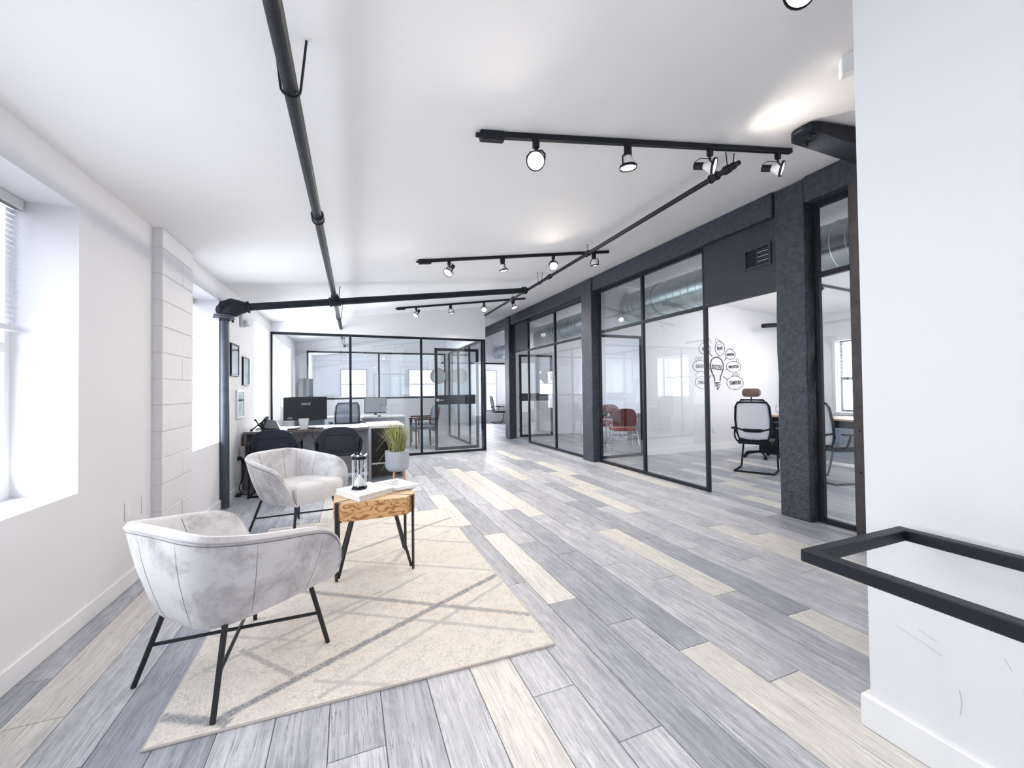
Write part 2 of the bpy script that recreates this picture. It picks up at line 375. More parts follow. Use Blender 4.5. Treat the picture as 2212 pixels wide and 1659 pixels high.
# venetian blind in the near window
for (yy0, yy1, zb, lab) in ((1.27, 2.97, 1.62, 'white venetian blind half lowered in the large left window'), (4.32, 5.43, 1.75, 'white venetian blind half lowered behind the painted block pilaster')):
    r = root('window_blind', (XL(yy0) - .25, yy0, zb), lab, 'blind')
    b = MB(); slab(b, yy0, yy1, 2.27, 2.325, .215, .265); b.build('head_rail', M['blind'], r, world=True, bevel=.004)
    b = MB(); slab(b, yy0 + .01, yy1 - .01, zb, zb + .03, .22, .26); b.build('bottom_rail', M['blind'], r, world=True, bevel=.004)
    b = MB(); z = zb + .045
    while z < 2.26:
        a_, c_ = XL(yy0), XL(yy1)
        b.add([(a_ - .222, yy0 + .01, z), (a_ - .258, yy0 + .01, z + .014), (c_ - .258, yy1 - .01, z + .014), (c_ - .222, yy1 - .01, z)], [(0, 1, 2, 3)])
        z += .028
    o = b.build('slats', M['blind'], r, world=True); o['kind'] = 'stuff'
    sm = o.modifiers.new('thick', 'SOLIDIFY'); sm.thickness = .0015
    for yy in (yy0 + .15, (yy0 + yy1) / 2, yy1 - .15): MB().bar((XL(yy) - .24, yy, zb), (XL(yy) - .24, yy, 2.28), .003, .003).build('cord', M['blind'], r, world=True)

# block pilaster
r = bpy.data.objects.new('trim_1', None); C.objects.link(r); r.location = (-1.36, 3.85, 0)
tag(r, kind='structure')
MB().box(-1.40, -1.308, 3.853, 4.497, 0, 2.56).build('mortar', M['mortar'], r, world=True)
z = 0.0; k = 0
while z < 2.5:
    h = min(.197, 2.552 - z)
    cuts = [3.85, 4.25, 4.50] if k % 2 else [3.85, 4.50]
    for a, b in zip(cuts[:-1], cuts[1:]):
        d = random.uniform(-.002, .0025)
        MB().box(-1.395, -1.300 + d, a + (.0015 if a > 3.9 else 0), b - (.0015 if b < 4.4 else 0), z + .003, z + h - .002).build('block', M['block'], r, world=True, bevel=.006, seg=2)
    z += .2; k += 1

# ------------------------------------------------------------------ right white wall, rear wall
def topbox(m, x0, x1, y0, y1, z0):  # up to the sloping ceiling
    za, zb = CZ(x0), CZ(x1)
    m.hexa([(x0, y0, z0), (x1, y0, z0), (x1, y1, z0), (x0, y1, z0), (x0, y0, za), (x1, y0, zb), (x1, y1, zb), (x0, y1, za)]); return m
struct(topbox(MB(), 1.82, 1.97, -3.3, 0.945, 0), 'wall_right', M['wall_cool'])
struct(MB().box(1.798, 1.992, -3.3, 0.967, 0, .118), 'baseboard_right', M['trim'], bevel=.004)
m = topbox(MB(), -1.5, 4.1, -3.4, -3.25, 0)
struct(m, 'wall_rear', M['wall'])
struct(topbox(MB(), 4.08, 4.2, -3.3, 2.06, 0), 'wall_stair', M['wall'])

# ------------------------------------------------------------------ wall above / beside the office partition
m = topbox(MB(), -1.30, 2.76, 8.37, 8.47, 2.392); topbox(m, 2.66, 2.76, 8.47, 11.65, 2.392)
struct(m, 'wall_office_header', M['wall'])
m = MB(); m.box(-1.25, 2.76, 11.65, 11.77, 0, 1.10); topbox(m, -1.25, 2.76, 11.65, 11.77, 2.37); m.box(-1.25, -.98, 11.65, 11.77, 1.10, 2.37); m.box(2.63, 2.76, 11.65, 11.77, 1.10, 2.37)
struct(m, 'wall_office_back', M['wall'])
struct(MB().box(-1.24, 2.66, 11.63, 11.652, 0, .11), 'baseboard_office', M['trim'])
# far rear wall with window openings
m = MB(); y0, y1 = 16.0, 16.2
for x0, x1, z0, z1 in ((-1.3, -.26, 0, 9), (-.26, .66, 0, 1.07), (.66, 2.14, 0, 9), (2.14, 3.2, 0, 1.07), (3.2, 5.25, 0, 9), (5.25, 5.75, 0, .45), (5.75, 9.7, 0, 9)):
    if z1 == 9: topbox(m, x0, x1, y0, y1, z0) if not (x0 < 4.15 < x1) else (topbox(m, x0, 4.15, y0, y1, z0), topbox(m, 4.15, x1, y0, y1, z0))
    else: m.box(x0, x1, y0, y1, z0, z1)
topbox(m, -.26, .66, y0, y1, 2.14); topbox(m, 2.14, 3.2, y0, y1, 2.14); topbox(m, 5.25, 5.75, y0, y1, 2.14)
struct(m, 'wall_far', M['wall'])
for i, (x0, x1, z0) in enumerate(((-.26, .66, 1.07), (2.14, 3.2, 1.07), (5.25, 5.75, .45))):
    f = MB(); e = .05
    f.box(x0, x0 + e, 15.97, 16.03, z0, 2.14).box(x1 - e, x1, 15.97, 16.03, z0, 2.14).box(x0 + e, x1 - e, 15.97, 16.03, 2.09, 2.14).box(x0 + e, x1 - e, 15.97, 16.03, z0, z0 + e).box(x0 + e, x1 - e, 15.98, 16.02, 1.55, 1.59)
    struct(f, 'window_%d' % (6 + i), M['grey_plate'])

# ------------------------------------------------------------------ walls of the rooms on the right
m = topbox(MB(), 5.3, 9.6, 6.35, 6.47, 0); topbox(m, 4.2, 5.3, 6.35, 6.47, 2.30)
struct(m, 'wall_meeting_room', M['wall'])
struct(MB().box(5.285, 9.6, 6.335, 6.352, 0, .11), 'baseboard_meeting_room', M['trim'])
m = topbox(MB(), 4.2, 9.6, 10.55, 10.67, 0); struct(m, 'wall_red_chair_room', M['wall'])
struct(MB().box(4.25, 9.6, 10.535, 10.552, 0, .11), 'baseboard_red_chair_room', M['trim'])
m = MB(); op = [(1.9, 3.3, .75, 2.25), (4.55, 5.45, .75, 2.25), (7.9, 9.3, .75, 2.25), (12.3, 14.5, .75, 2.25)]; y = -3.3
for a, b, z0, z1 in op:
    topbox(m, 9.6, 9.9, y, a, 0); m.box(9.6, 9.9, a, b, 0, z0); topbox(m, 9.6, 9.9, a, b, z1); y = b
topbox(m, 9.6, 9.9, y, 16.2, 0)
struct(m, 'wall_outer', M['wall'])
for i, (a, b, z0, z1) in enumerate(op):
    r = bpy.data.objects.new('window_%d' % (9 + i), None); C.objects.link(r); r['kind'] = 'structure'; r.location = (9.6, a, z0)
    f = MB(); e = .06
    f.box(9.57, 9.61, a - e, a, z0 - e, z1 + e).box(9.57, 9.61, b, b + e, z0 - e, z1 + e).box(9.57, 9.61, a, b, z1, z1 + e).box(9.55, 9.61, a - .08, b + .08, z0 - e, z0)
    f.build('casing', M['trim'], r, world=True, bevel=.004)
    f = MB(); zm = 1.45
    f.box(9.74, 9.80, a, a + .04, z0, z1).box(9.74, 9.80, b - .04, b, z0, z1).box(9.74, 9.80, a, b, zm - .03, zm + .03).box(9.74, 9.80, a, b, z0, z0 + .04).box(9.74, 9.80, a, b, z1 - .04, z1)
    f.build('sash', M['black'], r, world=True)
    f = MB(); z = zm + .04
    while z < z1 - .03: f.box(9.66, 9.69, a + .01, b - .01, z, z + .012); z += .03
    o = f.build('blind_slats', M['blind'], r, world=True); o['kind'] = 'stuff'

# ------------------------------------------------------------------ dark beam, columns
r = root('ceiling_beam', (4.02, 2.05, 3.0), 'charcoal painted timber beam along the top of the right glass front', 'beam')
def beam_seg(y0, y1):
    m = MB(); x0, x1 = 4.02, 4.20; za, zb = CZ(x0) - .002, CZ(x1) - .004
    m.hexa([(x0, y0, 3.03), (x1, y0, 3.03), (x1, y1, 3.03), (x0, y1, 3.03), (x0, y0, za), (x1, y0, zb), (x1, y1, zb), (x0, y1, za)])
    return m
for y0, y1 in ((2.06, 2.53), (2.84, 6.14), (6.50, 10.08), (10.42, 15.98)): beam_seg(y0, y1).build('timber', M['concrete'], r, world=True, bevel=.01)
def column(y0, y1, x0, x1, lab):
    r = root('column', ((x0 + x1) / 2, (y0 + y1) / 2, 0), lab, 'column', 'charcoal columns of the right glass front')
    m = MB(); rings = []; n = 14
    for i in range(n + 1):
        z = 3.262 * i / n; j = lambda: random.uniform(-.006, .006) if 0 < i < n else 0
        rings.append([(x0 + j(), y0 + j(), z), (x1, y0 + j(), z), (x1, y1 + j(), z), (x0 + j(), y1 + j(), z)])
    m.rings(rings); m.build('shaft', M['concrete'], r, world=True, bevel=.012, seg=2)
column(2.54, 2.83, 4.04, 4.20, 'rough charcoal column nearest the camera, beside the open doorway')
column(6.15, 6.49, 4.00, 4.18, 'rough charcoal column between the two wide glazed bays')
column(10.09, 10.41, 3.98, 4.18, 'farthest charcoal column, at the end of the right glass front')

# ------------------------------------------------------------------ glazed partitions
def partition_y(name, lab, x, ys, z0, zt, z1, group=None, t=.045, bw=.045, cat='partition'):
    """runs along Y at x; posts at ys, transom zt (or None)"""
    r = root(name, (x, ys[0], 0), lab, cat, group)
    for yy in ys: MB().box(x - t / 2, x + t / 2, yy - bw / 2, yy + bw / 2, z0, z1).build('mullion', M['black'], r, world=True, bevel=.003)
    lv = [(z0, z0 + bw), (z1 - bw, z1)] + ([(zt - bw / 2, zt + bw / 2)] if zt else [])
    for a, b in zip(ys[:-1], ys[1:]):
        for k, (p, q) in enumerate(lv): MB().box(x - t / 2, x + t / 2, a + bw / 2, b - bw / 2, p, q).build('rail', M['black'], r, world=True, bevel=.003)
        zs = [(z0 + bw, (zt - bw / 2) if zt else z1 - bw)] + ([(zt + bw / 2, z1 - bw)] if zt else [])
        for p, q in zs: MB().box(x + .004, x + .010, a + bw / 2, b - bw / 2, p, q).build('pane', M['glass'], r, world=True)
    return r
def partition_x(name, lab, y, xs, z0, zt, z1, group=None, t=.045, bw=.045):
    r = root(name, (xs[0], y, 0), lab, 'partition', group)
    for xx in xs: MB().box(xx - bw / 2, xx + bw / 2, y - t / 2, y + t / 2, z0, z1).build('mullion', M['black'], r, world=True, bevel=.003)
    lv = [(z0, z0 + bw), (z1 - bw, z1)] + ([(zt - bw / 2, zt + bw / 2)] if zt else [])
    for a, b in zip(xs[:-1], xs[1:]):
        for p, q in lv: MB().box(a + bw / 2, b - bw / 2, y - t / 2, y + t / 2, p, q).build('rail', M['black'], r, world=True, bevel=.003)
        zs = [(z0 + bw, (zt - bw / 2) if zt else z1 - bw)] + ([(zt + bw / 2, z1 - bw)] if zt else [])
        for p, q in zs: MB().box(a + bw / 2, b - bw / 2, y + .004, y + .010, p, q).build('pane', M['glass'], r, world=True)
    return r
partition_x('glass_partition', 'black framed glass wall across the end of the room, behind the desk', 8.39, [-1.275, .047, 1.387, 2.735], 0, None, 2.39)
partition_y('glass_partition', 'black framed glass side wall seen through the end office glass', 2.71, [9.47, 10.55, 11.60], 0, None, 2.39)
rr = root('door_frame', (2.71, 8.47, 0), 'thin black steel frame around the corner office doorway', 'door frame')
MB().box(2.69, 2.73, 8.50, 9.44, 2.345, 2.39).build('head', M['black'], rr, world=True)
MB().box(2.69, 2.73, 8.46, 8.50, 0, 2.39).build('jamb', M['black'], rr, world=True)
partition_y('glass_partition', 'wide glazed bay with two tall panes in front of the red chairs', 4.14, [3.80, 4.96, 6.10], 0, 2.29, 3.03)
partition_y('glass_partition', 'narrow glazed strip at right between the near column and brown post', 4.16, [2.20, 2.505], 0, 2.34, 3.03, bw=.05)
partition_y('glass_partition', 'glazed bay between the second and the farthest charcoal column', 4.12, [6.53, 7.74, 9.13], 0, 2.27, 2.99)
partition_x('glass_partition', 'glass wall at the back of the meeting room before the red chairs', 6.40, [4.22, 5.28], 0, None, 2.30)
partition_x('interior_window', 'wide black framed window in the back wall of the end office', 11.70, [-.96, .79, 2.61], 1.10, None, 2.37)
r = root('steel_post', (4.07, 2.15, 0), 'brownish black steel post at the edge of the white wall', 'post')
MB().box(4.03, 4.13, 2.07, 2.165, 0, 3.26).build('post', pm('rusty_black_steel', (0.045, 0.036, 0.042, 1), 0.5, noise=0.4, nscale=12), r, world=True, bevel=.004)
for z in (.9, 2.0, .55): MB().lathe([(.006, 0), (.006, .006)], (4.03, 2.12, z), 8, (-1, 0, 0)).build('screw', M['black_matte'], r, world=True)

def bulkhead(y0, y1, z0, z1, lab):
    r = root('bulkhead_panel', (4.12, y0, z0), lab, 'panel')
    MB().box(4.10, 4.17, y0, y1, z0, z1).build('board', M['panel_dark'], r, world=True, bevel=.003)
    return r
bulkhead(2.84, 3.775, 2.28, 3.03, 'charcoal panel with an air vent above the open doorway')
bulkhead(9.16, 10.085, 2.29, 3.02, 'charcoal panel above the far doorway beside the last column')
# vent
r = root('air_vent', (4.10, 2.92, 2.58), 'rectangular dark air vent in the panel over the doorway', 'vent')
f = MB(); y0, y1, z0, z1 = 2.905, 3.225, 2.565, 2.805
f.box(4.085, 4.10, y0, y1, z0, z0 + .03).box(4.085, 4.10, y0, y1, z1 - .03, z1).box(4.085, 4.10, y0, y0 + .03, z0 + .03, z1 - .03).box(4.085, 4.10, y1 - .03, y1, z0 + .03, z1 - .03)
f.build('frame', M['panel_dark'], r, world=True, bevel=.003)
MB().box(4.096, 4.0995, y0 + .03, y1 - .03, z0 + .03, z1 - .03).build('opening', M['black_matte'], r, world=True)
for i in range(7):
    z = z0 + .042 + i * .024
    MB().bar((4.090, y0 + .032, z), (4.090, y0 + .15, z), .004, .010).build('louver', M['mesh_grey'] if i % 2 else M['panel_dark'], r, world=True)
MB().bar((4.088, y0 + .155, z0 + .03), (4.088, y0 + .155, z1 - .03), .006, .01).build('divider', M['panel_dark'], r, world=True)

# ------------------------------------------------------------------ doors
def door_leaf(name, loc, rz, width, height, handle_at, hing):
    r = bpy.data.objects.new(name, None); C.objects.link(r); r.location = loc; r.rotation_euler = (0, 0, rz); r['kind'] = 'structure'
    e = .06
    f = MB(); f.box(0, e, -.02, .02, .04, height).box(width - e, width, -.02, .02, .04, height).box(e, width - e, -.02, .02, height - e, height).box(e, width - e, -.02, .02, .04, .04 + e)
    f.build('door_frame', M['black'], r, bevel=.003)
    MB().box(e, width - e, -.022, .022, 1.00, 1.20).build('lock_rail', M['panel_dark'], r, bevel=.003)
    MB().box(e, width - e, -.003, .003, .10, 1.00).build('pane', M['glass'], r)
    MB().box(e, width - e, -.003, .003, 1.20, height - e).build('pane', M['glass'], r)
    hx = handle_at; s = 1 if hx < width / 2 else -1
    h = MB(); 
    for sy in (-1, 1):
        h.lathe([(.036, 0), (.036, .012), (.015, .016), (.013, .045)], (hx, .022 * sy, 1.10), 14, (0, sy, 0))
        h.tube([(hx, sy * .062, 1.10), (hx + s * .06, sy * .064, 1.10), (hx + s * .12, sy * .064, 1.095)], .012, 8)
    h.build('handle', M['chrome'], r, smooth=True)
    for z in (.22, 1.1, 1.95):
        MB().lathe([(.014, -.05), (.014, .05)], (hing, .026, z), 8).build('hinge', M['black_matte'], r)
    return r
door_leaf('door_1', (1.70, 8.60, 0), 0, .965, 2.20, .06, .955)
door_leaf('door_2', (4.24, 10.02, 0), math.radians(-8), .93, 2.24, .87, .01)

# ------------------------------------------------------------------ spiral ducts
def duct(x, y0, y1, z, rad, lab):
    r = root('spiral_duct', (x, y0, z), lab, 'duct', 'round spiral ducts in the right rooms')
    m = MB(); prof = []; yy = 0.0
    while yy < y1 - y0:
        prof += [(rad, yy), (rad, yy + .135), (rad + .007, yy + .14), (rad + .007, yy + .147)]; yy += .15
    m.lathe(prof, (x, y0, z), 36, (0, 1, 0)); m.build('duct', M['galv'], r, world=True, smooth=True)
    k = y0 + .8
    while k < y1:
        MB().lathe([(rad + .009, 0), (rad + .014, .005), (rad + .014, .045), (rad + .009, .05)], (x, k, z), 36, (0, 1, 0), caps=False).build('coupling_band', M['galv'], r, world=True, smooth=True)
        g = MB(); g.tube([(x - rad, k + .02, z + .02), (x, k + .02, CZ(x) - .01)], .003, 5); g.tube([(x + rad, k + .02, z + .02), (x, k + .02, CZ(x) - .01)], .003, 5)
        g.build('hanger_wire', M['chrome'], r, world=True); k += 1.5
duct(5.02, .2, 6.345, 2.82, .27, 'large galvanised spiral duct in the near meeting room')
duct(5.02, 6.48, 10.54, 2.80, .25, 'galvanised spiral duct behind the farther glazed bay')
duct(4.76, 10.70, 12.99, 2.56, .20, 'spiral duct visible past the farthest column')

# ------------------------------------------------------------------ pipes
def coupling(m, p, d, r0, L_=.06):
    p = Vector(p); d = Vector(d).normalized()
    m.lathe([(r0 * 1.0, -L_ / 2 - .01), (r0 * 1.35, -L_ / 2), (r0 * 1.35, -L_ / 2 + .012), (r0 * 1.18, -L_ / 2 + .014), (r0 * 1.18, L_ / 2 - .014), (r0 * 1.35, L_ / 2 - .012), (r0 * 1.35, L_ / 2), (r0, L_ / 2 + .01)], p, 16, d)
def uhang(m, p, half, topz, r=.005):
    x, y, z = p; pts = [(x - half * 1.6, y, topz), (x - half, y, z)]
    for k in range(1, 8): t = PI + PI * k / 8; pts.append((x + half * math.cos(t), y, z + half * math.sin(t)))
    pts += [(x + half, y, z), (x + half * 1.6, y, topz)]
    m.tube(pts, r, 6)
def P1(y): return (-.212 + .0138 * (y - 1.4), y, 2.50)
r = root('ceiling_pipe', P1(1.4), 'long black pipe running under the ceiling away from the camera', 'pipe')
MB().tube([P1(-1.2), P1(11.6)], .029, 14).build('pipe', M['pipe'], r, world=True, smooth=True)
for yy in (3.11, 9.4): m = MB(); coupling(m, P1(yy), (0, 1, 0), .031, .09); m.build('coupling', M['pipe'], r, world=True, smooth=True)
for yy in (1.82, 5.95, 7.2, 9.8): m = MB(); x, _, z = P1(yy); uhang(m, P1(yy), .036, CZ(x) + .005); m.build('hanger', M['pipe'], r, world=True, smooth=True)
def P2(y): return (2.757, y, 3.010 - .0125 * (y - .3))
r = root('sprinkler_pipe', P2(2.25), 'thin grey-black sprinkler pipe running to the end wall near the glass front', 'pipe')
MB().tube([P2(2.28), P2(8.36)], .022, 12).build('pipe', M['pipe'], r, world=True, smooth=True)
for yy in (2.42, 4.30, 5.33, 6.75): m = MB(); coupling(m, P2(yy), (0, 1, 0), .026, .07); m.build('coupling', M['pipe'], r, world=True, smooth=True)
m = MB(); m.lathe([(.022, .05), (.034, .04), (.034, 0), (.028, -.01), (.028, -.05), (.018, -.06), (.018, -.09)], P2(2.28), 10, (0, 1, 0)); m.build('end_cap', M['pipe'], r, world=True, smooth=True)
for yy in (2.27, 5.65): m = MB(); x, _, z = P2(yy); uhang(m, P2(yy), .028, CZ(x) + .005, .004); m.build('hanger', M['pipe'], r, world=True)
for yy in (2.42, 4.30, 6.75):
    x, _, z = P2(yy); m = MB(); m.lathe([(.008, 0), (.008, .045), (.016, .05), (.004, .056), (.004, .075), (.02, .078), (.02, .081)], (x, yy, z + .025), 10); m.build('sprinkler_head', M['brass'], r, world=True, smooth=True)
CA, CB = Vector((-1.17, 5.53, 2.274)), Vector((2.735, 6.10, 2.925))
r = root('cross_pipe', CA, 'thick black pipe crossing the room from the wall standpipe', 'pipe')
MB().tube([CA, CB], .043, 18).build('pipe', M['pipe'], r, world=True, smooth=True)
pc = CA.lerp(CB, (-.15 - CA.x) / (CB.x - CA.x)); m = MB(); coupling(m, pc + Vector((.0, 0, .0)), CB - CA, .046, .12); m.build('cross_fitting', M['pipe'], r, world=True, smooth=True)
m = MB(); coupling(m, pc + Vector((0, 0, .055)), (0, 1, 0), .034, .14); m.build('cross_fitting', M['pipe'], r, world=True, smooth=True)
m = MB(); coupling(m, CB - (CB - CA).normalized() * .05, CB - CA, .045, .06); m.build('tee', M['pipe'], r, world=True, smooth=True)
# standpipe
VX, VY = -1.300, 5.50
r = root('standpipe', (VX, VY, 0), 'dark vertical standpipe, window light in its colour, with a flanged elbow by the left wall', 'pipe')
M['standpipe'] = pm('standpipe_window_lit', (0.050, 0.060, 0.085, 1), 0.36, noise=.25, nscale=10, bump=.2, bscale=50)  # lighter than the other pipes: window light put into its base colour
MB().tube([(VX, VY, 0), (VX, VY, 2.17)], .050, 24).build('pipe', M['standpipe'], r, world=True, smooth=True)
m = MB(); m.lathe([(.052, 0), (.105, .0), (.108, .012), (.105, .022), (.052, .022)], (VX, VY, 2.13), 24); m.lathe([(.052, 0), (.10, .0), (.10, .020), (.05, .022)], (VX, VY, 2.155), 24); m.build('flange', M['standpipe'], r, world=True, smooth=True)
for k in range(6):
    t = k * PI / 3 + .3; m = MB(); m.lathe([(.013, -.05), (.013, -.03), (.007, -.03), (.007, .04), (.013, .04), (.013, .055)], (VX + .082 * math.cos(t), VY + .082 * math.sin(t), 2.15), 6); m.build('bolt', M['pipe'], r, world=True)
d = (CB - CA).normalized(); CE = CA + d * .085; el = [(VX, VY, 2.165), (VX + .003, VY, 2.20), (VX + .03, VY, 2.245), (VX + .09, VY + .01, 2.268), (VX + .14, VY + .02, 2.276), CE]
MB().tube(el, [.072, .095, .105, .108, .085, .058], 20).build('elbow', M['pipe'], r, world=True, smooth=True)
m = MB(); m.lathe([(.05, 0), (.068, .004), (.068, .026), (.05, .03)], CE, 20, d); m.build('collar', M['pipe'], r, world=True, smooth=True)
m = MB(); m.lathe([(.04, -.07), (.055, -.06), (.055, 0)], Vector((VX - .02, VY - .03, 2.27)), 14, (-.3, -.8, .5)); m.build('collar', M['pipe'], r, world=True, smooth=True)
m = MB(); m.lathe([(.032, 0), (.032, .05), (.022, .055), (.022, .07)], (VX - .01, VY - .07, 2.235), 8, (-.2, -1, 0)); m.build('plug', M['pipe'], r, world=True, smooth=True)

# pipe stub in the meeting room
r = root('ceiling_pipe', (8.39, 6.2, 2.6), 'short black pipe along the wall of the meeting room, above the drawing', 'pipe')
MB().tube([(8.15, 6.0, 2.585), (9.58, 6.0, 2.70)], .045, 14).build('pipe', M['black_matte'], r, world=True, smooth=True)

# ------------------------------------------------------------------ black steel bracket near the ceiling
r = root('steel_bracket', (3.0, 1.9, 3.07), 'black bolted steel arm sticking out at ceiling height behind the white wall', 'bracket')
m = MB(); m.hexa([(3.06, 1.80, 3.062), (4.06, 1.80, 3.062), (4.06, 1.98, 3.062), (3.02, 1.98, 3.062), (3.06, 1.80, CZ(3.06) - .01), (4.06, 1.80, CZ(4.06) - .01), (4.06, 1.98, CZ(4.06) - .01), (3.02, 1.98, CZ(3.02) - .01)])
m.build('arm', M['black_matte'], r, world=True, bevel=.012, seg=2)
m = MB(); m.rings([[(3.07, 1.80, 3.065), (3.07, 1.98, 3.065), (3.07, 1.98, 3.135), (3.07, 1.80, 3.135)], [(3.0, 1.82, 3.07), (3.0, 1.96, 3.07), (3.0, 1.96, 3.13), (3.0, 1.82, 3.13)], [(2.965, 1.86, 3.085), (2.965, 1.93, 3.085), (2.965, 1.93, 3.115), (2.965, 1.86, 3.115)]])
m.build('nose', M['black_matte'], r, world=True, bevel=.008)
for (x, y_) in ((3.05, 1.86), (3.12, 1.93)):
    MB().lathe([(.022, 0), (.022, -.006), (.014, -.008), (.014, -.02), (.007, -.022), (.007, -.035)], (x, y_, 3.064), 10).build('bolt', M['black'], r, world=True)
r = root('camera_box', (2.62, 1.32, 3.03), 'small white box lamp on the ceiling at the edge of the white wall', 'lamp')
m = MB(); m.bar((2.46, 1.29, 2.99), (2.57, 1.36, 3.03), .085, .085); m.build('housing', M['white_plastic'], r, world=True, bevel=.008)
MB().bar((2.60, 1.33, 3.035), (2.64, 1.36, 3.085), .05, .05).build('mount', M['black_matte'], r, world=True, bevel=.005)

# ------------------------------------------------------------------ track lights
def head(parent, px, py_, pz, d, on=True, spot=30, s=1.0):
    d = Vector(d).normalized(); P = Vector((px, py_, pz - .125 * s))
    side = d.cross(Vector((0, 0, 1)))
    side = side.normalized() if side.length > .15 else Vector((1, .25, 0)).normalized()
    hd = MB(); hd.box(px - .018, px + .018, py_ - .014, py_ + .014, pz - .05 * s, pz); hd.lathe([(.008, -.075 * s), (.008, -.04)], (px, py_, pz), 8)
    h = hd.build('lamp_head', M['black'], parent, world=True)
    y = MB(); a = P + side * .056 * s; b = P - side * .056 * s; t = Vector((px, py_, pz - .07 * s))
    fc = P + d * .02 * s
    y.tube([fc + side * .056 * s, a + Vector((0, 0, .03)), t + side * .035 * s, t, t - side * .035 * s, b + Vector((0, 0, .03)), fc - side * .056 * s], .0055 * s, 6)
    y.lathe([(.054 * s, .018 * s), (.058 * s, .018 * s), (.058 * s, .036 * s), (.054 * s, .036 * s)], P, 20, d, caps=False)
    y.build('yoke', M['black'], h, world=True).location = (0, 0, 0)
    b1 = MB().lathe([(.018 * s, -.065 * s), (.022 * s, -.04 * s), (.040 * s, -.01 * s), (.052 * s, .015 * s), (.053 * s, .028 * s)], P, 20, d).build('bulb', M['bulb'], h, world=True, smooth=True)
    if on:
        MB().lathe([(.050 * s, .0285 * s), (.030 * s, .034 * s), (.002, .036 * s)], P, 20, d).build('lamp_face', M['lamp_on'], h, world=True, smooth=True)
    MB().lathe([(.022 * s, -.115 * s), (.026 * s, -.11 * s), (.026 * s, -.05 * s), (.022 * s, -.048 * s)], P, 16, d).build('socket', M['black'], h, world=True, smooth=True)
    q = P - d * .10 * s; MB().tube([q, q + Vector((0, 0, .03)) - d * .01, q.lerp(t, .5) + Vector((0, 0, .03)) - d * .02, t], .003, 5).build('cable', M['black'], h, world=True)
    if on and spot:
        l = bpy.data.lights.new('track_spot', 'SPOT'); l.energy = spot; l.color = (1, 0.90, 0.78); l.spot_size = 2.35; l.spot_blend = 1.0; l.shadow_soft_size = .045
        lo = bpy.data.objects.new('track_spot', l); C.objects.link(lo); lo.location = P + d * .06 * s; lo.rotation_euler = d.to_track_quat('-Z', 'Y').to_euler()
def track(x0, x1, y0, y1, heads, lab, box=True, pw=30):
    yy = lambda x: y0 + (y1 - y0) * (x - x0) / (x1 - x0)
    r = root('track_light', (x0, y0, CZ(x0)), lab, 'track light')
    MB().bar((x0, yy(x0), CZ(x0) - .018), (x1, yy(x1), CZ(x1) - .018), .036, .034).build('rail', M['black'], r, world=True, bevel=.003)
    if box:
        m = MB(); m.bar((x0 - .02, yy(x0), CZ(x0) - .028), (x0 + .13, yy(x0 + .13), CZ(x0 + .13) - .028), .055, .052); m.build('feed_box', M['black'], r, world=True, bevel=.006)
        MB().tube([(x0 - .045, yy(x0), CZ(x0) - .028), (x0 - .02, yy(x0), CZ(x0) - .026)], .014, 8).build('plug', M['black'], r, world=True)
    for x, d, on in heads: head(r, x, yy(x), CZ(x) - .034, d, on, pw)
    return r
track(.76, 3.28, 2.305, 2.15, [(1.10, (-.42, -.62, -.66), 1), (1.77, (.05, .05, -1), 1), (2.47, (.55, -.78, -.30), 1), (3.14, (.52, -.80, -.32), 1)], 'nearest full track light with four heads, above the floor centre')
track(.80, 3.32, 4.85, 4.65, [(1.14, (-.55, -.35, -.75), 1), (1.82, (.18, .0, -1), 1), (2.50, (-.26, -.72, -.64), 1), (3.10, (.25, .15, -1), 1)], 'middle track light with four heads, before the thick crossing pipe', pw=60)
track(.87, 3.40, 7.78, 7.66, [(1.20, (-.55, -.35, -.75), 1), (1.86, (.15, .0, -1), 1), (2.52, (-.2, -.6, -.8), 1), (3.15, (.2, -.4, -.9), 1)], 'farthest track light with four heads, near the end glass wall', pw=85)
track(-.6, 2.0, 1.02, .98, [(.6, (0, 0, -1), 1), (1.60, (-.55, .1, -.75), 1)], 'track light overhead whose lamp ring shows at the top edge', box=False, pw=10)
track(-.2, 2.4, -1.4, -1.45, [(.1, (-.2, .3, -.9), 1), (.8, (0, -.3, -.9), 1), (1.4, (.3, .4, -.9), 1)], 'added unseen track light on the ceiling behind the camera', pw=48)  # unseen track added to light the near end of the room
# room tracks, added to light the meeting rooms and the end office
def track2(x0, y0, x1, y1, heads, lab):
    r = root('track_light', (x0, y0, CZ(x0)), lab, 'track light')
    MB().bar((x0, y0, CZ(x0) - .018), (x1, y1, CZ(x1) - .018), .036, .034).build('rail', M['black'], r, world=True, bevel=.003)
    for t, d in heads:
        x = x0 + (x1 - x0) * t; yy = y0 + (y1 - y0) * t; head(r, x, yy, CZ(x) - .034, d, True, 38)
track2(6.4, 4.55, 8.8, 4.35, [(.12, (-.3, .2, -.9)), (.42, (-.1, .8, -.6)), (.8, (.2, .5, -.8))], 'added track light in the near meeting room, seen through the doorway')
track2(5.9, 8.6, 8.6, 8.6, [(.1, (-.3, -.4, -.9)), (.6, (0, -.4, -.9))], 'added track light in the red chair room')
track2(.2, 10.0, 2.3, 10.0, [(.2, (-.3, -.3, -.9)), (.5, (.1, -.3, -.9)), (.85, (.2, -.3, -.9))], 'added track light in the end office')

